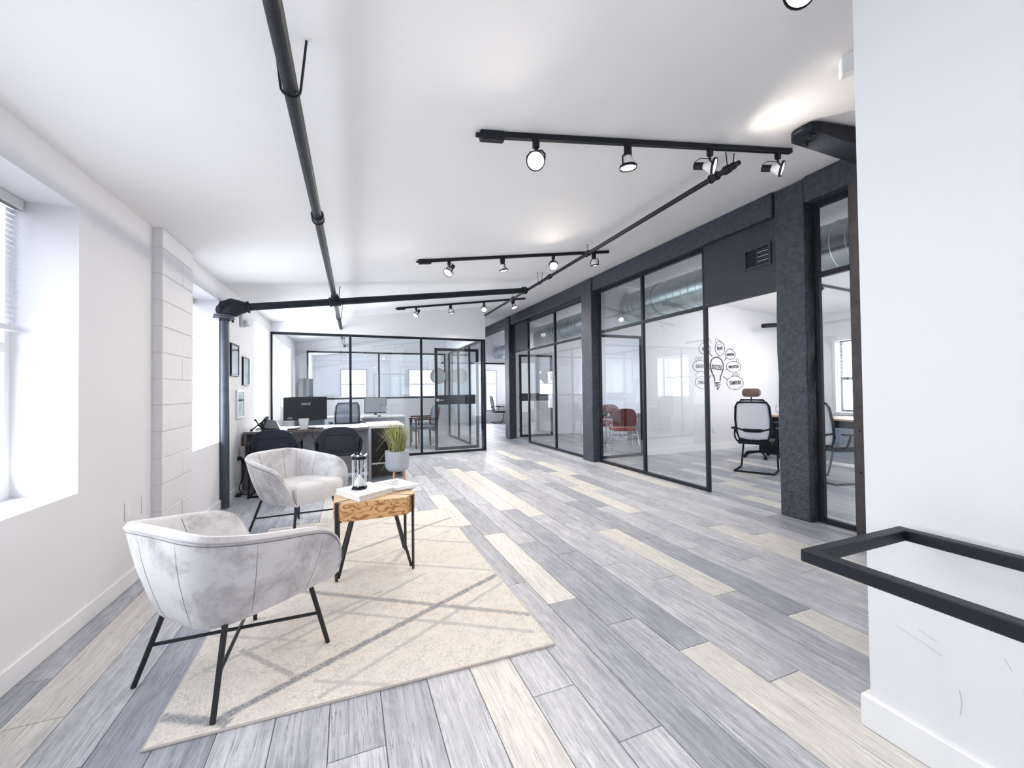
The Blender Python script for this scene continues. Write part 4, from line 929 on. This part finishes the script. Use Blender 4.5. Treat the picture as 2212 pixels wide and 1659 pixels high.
# black visitor chairs at the desk
def visitor(name, lab, arms=True):
    r = root(name, (0, 0, 0), lab, 'chair', 'black plastic chairs pulled up to the desk')
    # back: rounded-top shell, slightly curved, back side towards -y
    def back(w, z0, z1, y, th, k=14):
        pts = []
        R_ = .20
        outl = [(-w, z0), (-w, z1 - R_)] + [(-w + R_ - R_ * math.cos(t), z1 - R_ + R_ * math.sin(t)) for t in [PI / 2 * i / 6 for i in range(1, 7)]]
        outl += [(-x, z) for x, z in outl[::-1]]
        f = lambda x, z, o: (x, y - .04 * (1 - (x / w) ** 2) * 1.0 - (z - z0) * .22 + o, z)
        m = MB(); m.rings([[f(x, z, 0) for x, z in outl], [f(x, z, th) for x, z in outl]]); return m, f
    m, f = back(.265, .47, .83, -.20, .02); m.build('backrest', M['plastic_dark'], r, smooth=True, bevel=.004)
    m2 = MB()
    for (x0, x1, z0, z1) in ((-.17, .17, .52, .72),):
        P = [(x0, z0), (x0, z1), (x1, z1), (x1, z0)]
        m2.tube([f(x, z, -.002) for x, z in P], .003, 5, closed=True)
    P = [(-.20, .49), (-.20, .77), (.20, .77), (.20, .49)]; m2.tube([f(x, z, -.002) for x, z in P], .003, 5, closed=True)
    m2.build('molding', M['black_matte'], r)
    MB().prism([(-.24, -.20), (.24, -.20), (.25, .20), (.20, .26), (-.20, .26), (-.25, .20)], .43, .46).build('seat', M['plastic_dark'], r, bevel=.012, seg=2)
    for s in (-1, 1):
        MB().tube(catmull([(s * .25, -.24, .62), (s * .255, -.20, .45), (s * .26, -.26, .03), (s * .26, -.24, .012), (s * .26, .22, .012), (s * .26, .24, .03), (s * .25, .22, .44)], 5), .0125, 8).build('frame', M['black_matte'], r, smooth=True)
        if arms:
            MB().tube(catmull([(s * .265, -.24, .50), (s * .285, -.22, .64), (s * .285, .10, .65), (s * .275, .16, .46)], 5), .014, 8).build('armrest', M['black_matte'], r, smooth=True)
    MB().tube([(-.26, -.24, .012), (.26, -.24, .012)], .0125, 8).build('stretcher', M['black_matte'], r)
    return r
v = visitor('visitor_chair', 'black plastic chair with a rounded back nearest the left wall'); v.location = (-.87, 6.10, 0)
v2 = place(v, (-.115, 6.12, 0), 0, 'black plastic chair with a rounded back right of the hanging cables')
# power cords by the wall
r = root('power_strip', (-1.27, 6.17, .47), 'white power adapter and black cords plugged in left of the desk', 'adapter')
MB().box(-1.29, -1.25, 6.20, 6.26, .45, .60).build('adapter', M['grey_plate'], r, world=True, bevel=.005)
MB().box(-1.318, -1.27, 6.145, 6.185, .43, .475).build('plug', M['black_matte'], r, world=True, bevel=.004)
MB().tube(catmull([(-1.28, 6.16, .455), (-1.25, 6.12, .44), (-1.22, 6.10, .36), (-1.24, 6.08, .22), (-1.27, 6.05, .10), (-1.22, 6.0, .03), (-1.16, 6.05, .012)], 6), .006, 6).build('cord', M['black_matte'], r, world=True, smooth=True)
MB().box(-1.30, -1.24, 5.98, 6.06, .001, .035).build('brick', M['black_matte'], r, world=True, bevel=.01)

# ------------------------------------------------------------------ office furniture builders
def task_chair(name, lab, meshm, base='sled', headrest=False, group=None, sc=1.0):
    r = root(name, (0, 0, 0), lab, 'office chair', group)
    fy = lambda z: -.22 - (z - .45) * .16
    pts = [(-.19, .50), (-.225, .62), (-.235, .80), (-.22, 1.00), (-.19, 1.06), (.19, 1.06), (.22, 1.00), (.235, .80), (.225, .62), (.19, .50)]
    MB().tube([(x, fy(z) - .03 * (1 - (x / .24) ** 2), z) for x, z in pts], .016, 8, closed=True).build('back_frame', M['black_matte'], r, smooth=True)
    m = MB(); nx, nz = 8, 6; g = []
    for j in range(nz + 1):
        z = .50 + .55 * j / nz; w_ = .205 + .02 * math.sin(PI * j / nz)
        for i in range(nx + 1): x = -w_ + 2 * w_ * i / nx; g.append((x, fy(z) - .03 * (1 - (x / .24) ** 2), z))
    F = [(j * (nx + 1) + i, j * (nx + 1) + i + 1, (j + 1) * (nx + 1) + i + 1, (j + 1) * (nx + 1) + i) for j in range(nz) for i in range(nx)]
    m.add(g, F); o = m.build('back_mesh', meshm, r, smooth=True); sd = o.modifiers.new('thick', 'SOLIDIFY'); sd.thickness = .004
    MB().tube(catmull([(-.23, fy(.66) - .005, .67), (-.1, fy(.65) - .05, .64), (.1, fy(.65) - .05, .64), (.23, fy(.66) - .005, .67)], 4), [.012] * 4 + [.026] * 5 + [.012] * 4, 8).build('lumbar_support', M['black_matte'], r, smooth=True)
    MB().prism([(-.22, -.22), (.22, -.22), (.245, 0), (.24, .18), (.18, .25), (-.18, .25), (-.24, .18), (-.245, 0)], .42, .485).build('seat', M['black_matte'], r, bevel=.02, seg=2)
    for s in (-1, 1):
        MB().tube(catmull([(s * .24, -.12, .45), (s * .28, -.10, .52), (s * .285, -.06, .64)], 3), .014, 6).bar((s * .285, -.18, .655), (s * .285, .12, .655), .06, .025).build('armrest', M['black_matte'], r)
    if headrest:
        MB().tube([(0, fy(1.04) - .03, 1.04), (0, fy(1.04) - .04, 1.14)], .012, 6).build('headrest_post', M['black_matte'], r)
        m = MB(); R2 = []
        for i in range(9):
            x = -.145 + .29 * i / 8; yo = fy(1.1) - .03 - .04 * (1 - (x / .145) ** 2)
            e_ = 1 if 0 < i < 8 else .72; zc = 1.19; R2.append([(x, yo + .01, zc - .075 * e_), (x, yo - .02, zc - .04 * e_), (x, yo - .022, zc + .03 * e_), (x, yo + .005, zc + .075 * e_), (x, yo + .04, zc + .05 * e_), (x, yo + .04, zc - .05 * e_)])
        m.rings(R2); m.build('headrest', M['brown_fabric'], r, smooth=True)
    if base == 'sled':
        for s in (-1, 1):
            MB().tube(catmull([(s * .20, .18, .43), (s * .23, .26, .36), (s * .25, .20, .05), (s * .26, .15, .014), (s * .26, -.28, .014)], 5), .0135, 8).build('frame', M['black_matte'], r, smooth=True)
        MB().tube([(-.26, -.28, .014), (.26, -.28, .014)], .0135, 8).build('stretcher', M['black_matte'], r)
    else:
        MB().lathe([(.035, .08), (.028, .10), (.025, .42)], (0, 0, 0), 12).build('gas_lift', M['black_matte'], r, smooth=True)
        for k in range(5):
            a = 2 * PI * k / 5 + .3; e = Vector((.30 * math.cos(a), .30 * math.sin(a), .065))
            MB().tube([(0, 0, .11), e], [.022, .013], 8).build('foot', M['black_matte'], r)
            MB().lathe([(.028, -.022), (.03, 0), (.028, .022)], (e.x, e.y, .031), 12, (-math.sin(a), math.cos(a), 0)).build('caster', M['black_matte'], r)
    return r
tc = task_chair('office_chair', 'black office chair with a pale mesh back, sled base, seen through the doorway', M['mesh_white']); tc.location = (5.86, 4.46, 0); tc.rotation_euler = (0, 0, math.radians(-62))
tc2 = task_chair('office_chair', 'office chair on casters with a brown headrest behind the pale mesh chair', M['mesh_white'], 'caster', True); tc2.location = (7.03, 5.27, 0); tc2.rotation_euler = (0, 0, math.radians(-75))
place(tc, (6.15, 3.55, 0), math.radians(-100), 'black office chair seen through the narrow glazed strip')

# meeting room desk
r = root('work_table', (7.9, 4.4, 0), 'light oak desk with black base in the near meeting room', 'desk')
MB().box(7.50, 8.30, 2.6, 5.75, .715, .745).build('desktop', M['wood_desk'], r, world=True, bevel=.004)
MB().box(7.50, 8.30, 2.6, 5.75, .70, .714).build('underside', M['black_matte'], r, world=True)
MB().box(7.45, 7.49, 4.0, 4.9, .04, .60).build('panel', M['mesh_grey'], r, world=True, bevel=.01)
MB().box(7.55, 8.25, 5.2, 5.65, 0, .70).build('pedestal', M['black_matte'], r, world=True, bevel=.004)
MB().box(7.55, 8.25, 2.7, 3.15, 0, .70).build('pedestal', M['black_matte'], r, world=True, bevel=.004)
MB().box(7.90, 7.93, 3.15, 5.2, .25, .70).build('modesty_panel', M['black_matte'], r, world=True)
r = root('water_bottle', (7.95, 5.60, .745), 'clear plastic water bottle with white label on the oak desk', 'bottle')
MB().lathe([(.032, 0), (.034, .01), (.034, .15), (.028, .17), (.012, .20), (.012, .215)], (7.95, 5.60, .7455), 16).build('bottle', glass_mat('bottle_plastic', (.85, .88, .92, 1), 2.0), r, world=True, smooth=True)
MB().lathe([(.035, .075), (.035, .125)], (7.95, 5.60, .7455), 16, caps=False).build('label_band', M['paper'], r, world=True)
MB().lathe([(.0145, .213), (.0145, .232)], (7.95, 5.60, .7455), 12).build('cap', M['white_plastic'], r, world=True)
r = root('notebook', (7.4, 5.35, .745), 'open book lying beside the water bottle', 'book')
MB().box(7.62, 7.80, 5.30, 5.52, .7455, .76).build('pages', M['page'], r, world=True, bevel=.003)
MB().box(7.62, 7.98, 5.30, 5.50, .7452, .7458).build('cover', M['brown_fabric'], r, world=True)
mm = monitor('monitor', 7.60, 8.15, 3.75, .88, 1.22, .745, 'black monitor on the oak desk behind the narrow glazed strip', M['screen'])

# ------------------------------------------------------------------ lightbulb wall drawing (on wall at y = 6.35)
r = root('wall_drawing', (7.25, 6.349, 1.25), 'black marker drawing of a light bulb with word bubbles on the white wall', 'drawing')
WY = 6.3465
def stroke(pts, rad, name, mat='ink', closed=False):
    m = MB(); m.tube([(x, WY, z) for x, z in pts], rad, 5, closed=closed); return m.build(name, M[mat], r, world=True)
def ell(cx_, cz_, a, b, n=28, t0=0, t1=2 * PI): return [(cx_ + a * math.cos(t0 + (t1 - t0) * k / n), cz_ + b * math.sin(t0 + (t1 - t0) * k / n)) for k in range(n if abs(t1 - t0 - 2 * PI) < .01 else n + 1)]
BX = 7.21
bulbp = catmull([(BX - .075, 1.425), (BX - .085, 1.50), (BX - .15, 1.62), (BX - .185, 1.74), (BX - .16, 1.86), (BX - .07, 1.92), (BX + .03, 1.925), (BX + .13, 1.87), (BX + .18, 1.75), (BX + .15, 1.63), (BX + .09, 1.51), (BX + .08, 1.425)], 5)
stroke(bulbp, .010, 'bulb_outline')
stroke([(x - .015 if x < BX else x, z) for x, z in bulbp[5:18]], .006, 'bulb_shading', 'ink_grey')
stroke([(BX - .09, 1.395), (BX + .09, 1.400), (BX - .02, 1.375), (BX - .09, 1.360), (BX + .09, 1.362), (BX - .01, 1.335), (BX - .08, 1.325), (BX + .07, 1.322), (BX - .03, 1.295), (BX + .04, 1.29), (BX, 1.275), (BX, 1.245)], .0105, 'bulb_screw')
def word(s, x, z, size, rot=0.0): return text(s, size * 1.75, 'lettering', M['ink'], (x, WY - .001, z), (PI / 2, rot, 0), r, ext=.001, bold=.0012, sx=.50)
word('SUCCESS', BX - .005, 1.71, .083, .08)
bub = [('SALES', 6.87, 2.10, .155, .115, .06), ('PROFIT', 7.30, 2.12, .135, .155, .056), ('HARDWORK', 7.60, 1.995, .150, .105, .044), ('INNOVATION', 7.69, 1.735, .215, .115, .054),
       ('TEAMWORK', 7.725, 1.39, .245, .145, .070), ('CONCEPT', 6.78, 1.405, .185, .125, .058), ('STRATEGY', 6.74, 1.735, .205, .115, .058)]
for s, x, z, a, b, sz in bub: stroke(ell(x, z, a, b), .0045, 'bubble', closed=True); word(s, x, z - .005, sz, -.05)
for p, q in (((7.00, 2.02), (7.08, 1.94)), ((7.27, 1.97), (7.26, 1.94)), ((7.42, 1.86), (7.48, 1.92)), ((7.44, 1.66), (7.50, 1.69)), ((7.38, 1.53), (7.50, 1.45)), ((7.04, 1.55), (6.96, 1.48)), ((7.0, 1.68), (6.95, 1.70))):
    stroke([p, q], .006, 'pointer')
stroke(catmull([(7.16, 2.24), (7.20, 2.33), (7.28, 2.29), (7.34, 2.21), (7.22, 2.19), (7.25, 2.07)], 4), .0035, 'doodle', 'ink_grey')
stroke(catmull([(7.52, 2.09), (7.58, 2.13), (7.66, 2.10), (7.70, 2.14)], 4), .0035, 'doodle', 'ink_grey')
stroke(ell(7.80, 1.88, .03, .045), .0035, 'doodle', 'ink_grey', True)
for dx in (-.08, 0, .08): stroke(ell(7.75 + dx, 1.565 + (.02 if dx == 0 else 0), .026, .036), .0035, 'doodle', 'ink_grey', True)
for dx in (-.10, -.02, .06): stroke(ell(6.74 + dx, 1.885, .028, .04), .0035, 'doodle', 'ink_grey', True)
stroke([(6.62, 1.53), (6.62, 1.58), (6.66, 1.60), (6.70, 1.58), (6.70, 1.64), (6.78, 1.64), (6.78, 1.58), (6.84, 1.60), (6.86, 1.54)], .0035, 'doodle', 'ink_grey')
stroke([(6.80, 2.22), (6.86, 2.30), (6.98, 2.34), (7.06, 2.22)], .0035, 'doodle', 'ink_grey')

# ------------------------------------------------------------------ red chair room
def red_chair(lab):
    r = root('red_chair', (0, 0, 0), lab, 'chair', 'red upholstered chairs around the meeting table')
    w_ = .25; z0, z1 = .50, .88; R_ = .17
    outl = [(-w_ * .92, z0), (-w_, z0 + .1), (-w_, z1 - R_)] + [(-w_ + R_ - R_ * math.cos(t), z1 - R_ + R_ * math.sin(t)) for t in [PI / 2 * i / 6 for i in range(1, 7)]]
    outl += [(-x, z) for x, z in outl[::-1]]
    f = lambda x, z, o: (x, -.23 - .04 * (1 - (x / w_) ** 2) - (z - z0) * .18 + o, z)
    MB().rings([[f(x * .96, z0 + (z - z0) * .97 + .005, -.012) for x, z in outl], [f(x, z, 0) for x, z in outl], [f(x, z, .045) for x, z in outl], [f(x * .94, z0 + (z - z0) * .96, .06) for x, z in outl]]).build('backrest', M['red'], r, smooth=True)
    MB().prism([(-.23, -.22), (.23, -.22), (.26, .10), (.24, .25), (-.24, .25), (-.26, .10)], .40, .475).build('seat', M['red_seat'], r, bevel=.025, seg=3)
    for s in (-1, 1):
        MB().tube(catmull([(s * .25, -.22, .42), (s * .27, -.28, .25), (s * .28, -.30, .05), (s * .28, -.20, .016), (s * .28, .20, .016), (s * .28, .28, .10), (s * .28, .26, .60), (s * .27, .20, .66), (s * .27, -.15, .66), (s * .25, -.27, .60)], 4), .013, 8).build('frame', M['chrome'], r, smooth=True)
        MB().tube([(s * .27, .18, .675), (s * .27, -.10, .675)], .02, 8).build('armrest', M['black_matte'], r)
    MB().tube([(-.28, -.05, .30), (.28, -.05, .30)], .011, 8).build('stretcher', M['chrome'], r)
    return r
rc = red_chair('large red chair seen from behind nearest the glass'); rc.location = (5.45, 7.25, 0); rc.rotation_euler = (0, 0, math.radians(-25))
place(rc, (5.62, 8.45, 0), math.radians(-110), 'red chair at far left of the meeting table, partly cut by the column')
place(rc, (6.45, 8.9, 0), math.radians(170), 'red chair on the far side of the meeting table')
r = root('meeting_table', (6.6, 8.0, 0), 'grey topped meeting table behind the red chairs', 'table')
MB().prism([(6.25, 7.35), (7.9, 7.35), (8.1, 7.6), (8.1, 8.3), (7.9, 8.5), (6.25, 8.5), (6.05, 8.3), (6.05, 7.55)], .715, .745).build('table_top', M['desktop'], r, world=True, bevel=.004)
MB().box(6.35, 6.40, 7.6, 8.25, 0, .715).build('leg', M['desk'], r, world=True); MB().box(7.7, 7.75, 7.6, 8.25, 0, .715).build('leg', M['desk'], r, world=True)
MB().box(6.4, 7.7, 7.9, 7.93, .3, .7).build('modesty_panel', M['desk'], r, world=True)
r = root('plastic_bin', (4.95, 8.3, 0), 'pale draped cloth over a low frame at the left of the red chair', 'cloth')
m = MB(); rg = random.Random(5); R3 = []
for z, s in ((.30, 1.05), (.42, 1.0), (.55, .9), (.66, .72), (.70, .4)): R3.append([(5.02 + s * .24 * math.cos(t) * (1 + rg.uniform(-.08, .08)), 7.75 + s * .22 * math.sin(t) * (1 + rg.uniform(-.08, .08)), z) for t in [2 * PI * k / 18 for k in range(18)]])
m.rings(R3); m.build('cloth', M['paper'], r, world=True, smooth=True)
for dx, dy in ((-.18, -.16), (.18, -.16), (.18, .16), (-.18, .16)): MB().tube([(5.02 + dx, 7.75 + dy, 0), (5.02 + dx, 7.75 + dy, .32)], .012, 8).build('leg', M['chrome'], r, world=True)
mm = monitor('monitor', 6.9, 7.4, 8.2, .87, 1.18, .745, 'slim monitor on the meeting table seen through glass', M['screen'])

# ------------------------------------------------------------------ end office furniture
r = root('desk', (1.0, 9.6, 0), 'grey desk inside the end office behind the glass', 'desk')
MB().box(.25, 1.20, 9.35, 10.05, .715, .745).build('desktop', M['desktop'], r, world=True, bevel=.003)
MB().box(-.9, .25, 9.75, 10.35, .715, .745).build('desktop', M['desktop'], r, world=True, bevel=.003)
MB().box(.27, .30, 9.37, 10.03, 0, .715).build('side_panel', M['desk'], r, world=True); MB().box(1.15, 1.18, 9.37, 10.03, 0, .715).build('side_panel', M['desk'], r, world=True)
MB().box(.30, 1.15, 9.42, 9.44, .2, .715).build('modesty_panel', M['desk'], r, world=True)
MB().box(-.88, -.5, 9.8, 10.3, 0, .715).build('drawer_unit', M['grey_fabric'], r, world=True)
mo = monitor('monitor', .34, .82, 9.75, .80, 1.17, .745, 'monitor with a bright reflecting screen inside the end office', M['screen'])
MB().box(.355, .805, 9.725, 9.7295, .83, 1.155).build('display', M['screen_face'], mo, world=True)
r = root('water_bottle', (.93, 9.5, .745), 'clear water bottle beside the monitor in the end office', 'bottle')
MB().lathe([(.03, 0), (.033, .01), (.033, .14), (.012, .19), (.012, .21)], (.80, 9.45, .7455), 14).build('bottle', M['glass_thin'], r, world=True, smooth=True)
MB().lathe([(.0135, .208), (.0135, .23)], (.80, 9.45, .7455), 10).build('cap', M['white_plastic'], r, world=True)
r = root('paper_stack', (.45, 9.45, .745), 'loose papers with a green binder clip on the office desk', 'paper')
MB().box(.30, .60, 9.38, 9.60, .7455, .765).build('sheets', M['paper'], r, world=True); MB().box(.60, .68, 9.42, 9.50, .7455, .78).build('clip', M['green'], r, world=True, bevel=.01)
oc = task_chair('office_chair', 'grey mesh office chair at the desk inside the end office', M['mesh_grey'], 'caster'); oc.location = (-.06, 9.35, 0); oc.rotation_euler = (0, 0, math.radians(10))
def side_chair(lab):
    r = root('wooden_armchair', (0, 0, 0), lab, 'armchair', 'dark wooden armchairs in the end office')
    for s in (-1, 1):
        MB().tube([(s * .27, .24, 0), (s * .27, .24, .64)], .018, 8).build('leg', M['dark_wood'], r); MB().tube([(s * .27, -.24, 0), (s * .26, -.22, .45), (s * .25, -.30, .86)], .018, 8).build('leg', M['dark_wood'], r)
        MB().bar((s * .27, .28, .655), (s * .26, -.24, .655), .05, .028).build('armrest', M['dark_wood'], r, bevel=.006)
    MB().bar((-.27, .22, .40), (.27, .22, .40), .03, .05).bar((-.27, -.2, .40), (.27, -.2, .40), .03, .05).build('apron', M['dark_wood'], r)
    MB().prism([(-.25, -.22), (.25, -.22), (.25, .25), (-.25, .25)], .425, .49).build('seat', M['grey_fabric'], r, bevel=.015, seg=2)
    m = MB(); m.hexa([(-.23, -.27, .52), (.23, -.27, .52), (.23, -.22, .52), (-.23, -.22, .52), (-.22, -.35, .92), (.22, -.35, .92), (.22, -.29, .92), (-.22, -.29, .92)]); m.build('backrest', M['grey_fabric'], r, bevel=.02, seg=2)
    return r
sc = side_chair('dark wooden armchair with slate upholstery nearer the office glass'); sc.location = (1.62, 9.55, 0); sc.rotation_euler = (0, 0, math.radians(95))
place(sc, (1.78, 10.35, 0), math.radians(100), 'dark wooden armchair with slate upholstery, farther from the glass')
# round wall mirror in the office and whiteboard beyond
r = root('round_mirror', (2.62, 11.0, 1.7), 'pale round mirror with a thin tan rim near the office door', 'mirror')
MB().lathe([(.23, 0), (.23, .02), (.215, .022), (.215, 0)], (2.40, 11.64, 1.72), 28, (0, -1, 0), caps=False).build('rim', M['leg_wood'], r, world=True, smooth=True)
MB().lathe([(.214, .001), (.214, .008)], (2.40, 11.64, 1.72), 28, (0, -1, 0)).build('face', M['mirror_print'], r, world=True)
r = root('whiteboard', (1.4, 15.9, 1.5), 'large whiteboard on the far wall between two bright windows', 'whiteboard')
MB().box(.92, 2.03, 15.97, 15.99, 1.02, 1.94).build('board', M['whiteboard'], r, world=True); f = MB(); f.box(.90, 2.05, 15.965, 15.99, 1.94, 1.96).box(.90, 2.05, 15.965, 15.99, 1.0, 1.02).box(.90, .92, 15.965, 15.99, 1.02, 1.94).box(2.03, 2.05, 15.965, 15.99, 1.02, 1.94); f.build('frame', M['grey_plate'], r, world=True)
r = root('drawing_roll', (-1.1, 11.2, 1.5), 'tall grey leaning board in the corner of the end office', 'board')
m = MB(); m.hexa([(-1.12, 11.30, 0), (-.80, 11.45, 0), (-.80, 11.50, 0), (-1.12, 11.35, 0), (-1.15, 11.50, 1.65), (-.83, 11.58, 1.65), (-.83, 11.62, 1.65), (-1.15, 11.55, 1.65)]); m.build('board', pm('grey_board', (.22, .23, .25, 1), .7), r, world=True)
r = root('sofa_back', (-.5, 13.4, 0), 'low grey storage cabinet in the room beyond the end office', 'cabinet')
MB().box(-.9, .1, 13.2, 13.7, 0, 1.15).build('body', M['whiteboard'], r, world=True, bevel=.01)
for k in range(3): MB().box(-.87 + k * .32, -.58 + k * .32, 13.185, 13.2, .05, 1.1).build('door', M['desktop'], r, world=True)

# ------------------------------------------------------------------ rooms beyond the corridor
m = topbox(MB(), 4.15, 9.6, 13.0, 13.1, 2.22); topbox(m, 2.76, 4.15, 13.0, 13.1, 2.22)
struct(m, 'wall_corridor_header', M['wall'])
r = root('header_rail', (5, 13, 2.2), 'thin black steel rail under the corridor end wall', 'rail')
MB().box(2.78, 9.55, 12.98, 13.05, 2.17, 2.218).build('rail', M['black'], r, world=True)
oc2 = task_chair('office_chair', 'black office chair at the end of the corridor', M['mesh_grey'], 'sled'); oc2.location = (5.55, 15.2, 0); oc2.rotation_euler = (0, 0, math.radians(-95))
r = root('desk', (6.4, 15, 0), 'white topped dark desk at the far end of the corridor', 'desk')
MB().box(5.95, 7.4, 14.9, 15.8, .715, .75).build('desktop', M['desktop'], r, world=True, bevel=.004); MB().box(6.15, 7.35, 14.95, 15.75, 0, .714).build('base', M['black_matte'], r, world=True)
r = root('picture_frame', (5.9, 14.9, .75), 'white framed photograph standing on the far corridor desk', 'picture')
m = MB(); m.box(5.84, 6.14, 15.20, 15.23, .751, 1.22); m.build('frame', M['trim'], r, world=True, bevel=.004); MB().box(5.88, 6.10, 15.195, 15.20, .80, 1.17).build('print', M['print_grey'], r, world=True)
monitor('monitor', 6.20, 6.65, 15.2, .80, 1.12, .75, 'dark monitor beside the white framed photograph at the corridor end', M['screen'])
r = root('plant_stand', (3.3, 11.9, 0), 'small potted snake plant on a thin black stand beyond the door', 'plant')
px_, py_ = 2.95, 12.3
for dx, dy in ((-.1, -.1), (.1, -.1), (.1, .1), (-.1, .1)): MB().tube([(px_ + dx, py_ + dy, 0), (px_ + dx, py_ + dy, .42)], .008, 6).build('leg', M['black'], r, world=True)
MB().lathe([(.09, .40), (.12, .43), (.125, .62), (.11, .62), (.02, .60)], (px_, py_, 0), 18).build('pot', M['whiteboard'], r, world=True, smooth=True)
m = MB(); rg = random.Random(2)
for i in range(12):
    a = rg.uniform(0, 6.28); q = rg.uniform(.0, .06); h = rg.uniform(.18, .32); s = Vector((-math.sin(a), math.cos(a), 0)) * .022; b = Vector((px_ + q * math.cos(a), py_ + q * math.sin(a), .6)); t = b + Vector((math.cos(a) * .06, math.sin(a) * .06, h)); mid = b.lerp(t, .5)
    m.add([b - s * .6, b + s * .6, mid + s, mid - s, t], [(0, 1, 2, 3), (3, 2, 4)])
m.build('leaves', pm('dark_green_leaf', (.02, .12, .05, 1), .5), r, world=True)

# ------------------------------------------------------------------ stair guard rail loop in front of the white wall
r = root('stair_rail', (1.5, .3, 0), 'black square steel guard rail loop in front of the white wall', 'railing')
hz_ = .80; t_ = .036
# outer, end and inner bars
for nm, a, b in (('rail', (1.262, .815, hz_ - t_ / 2), (1.262, -1.3, hz_ - t_ / 2)), ('rail', (1.735, .815, hz_ - t_ / 2), (1.735, -1.3, hz_ - t_ / 2)), ('end_bar', (1.2805, .797, hz_ - t_ / 2), (1.7165, .797, hz_ - t_ / 2))):
    MB().bar(a, b, t_, t_).build(nm, M['black'], r, world=True, bevel=.003)
for x in (1.262, 1.735): MB().box(x - .018, x + .018, -1.3, -1.264, 0, hz_ - t_).build('post', M['black'], r, world=True, bevel=.003)
for p in ((1.7165, .79, hz_ - .018),): MB().lathe([(.004, 0), (.004, .003)], p, 8, (-1, 0, 0)).build('screw', M['chrome'], r, world=True)
# scuffs on the white wall
r = root('wall_scuff', (1.82, .6, .45), 'faint grey scuff marks low on the white wall', 'scuff')
for pts in ([(.86, .42), (.80, .405), (.74, .385)], [(.80, .44), (.75, .425)], [(.70, .30), (.695, .26), (.70, .22)], [(.60, .46), (.585, .43)]):
    MB().tube([(1.8195, y_, z) for y_, z in pts], .0015, 4).build('mark', M['stain'], r, world=True)
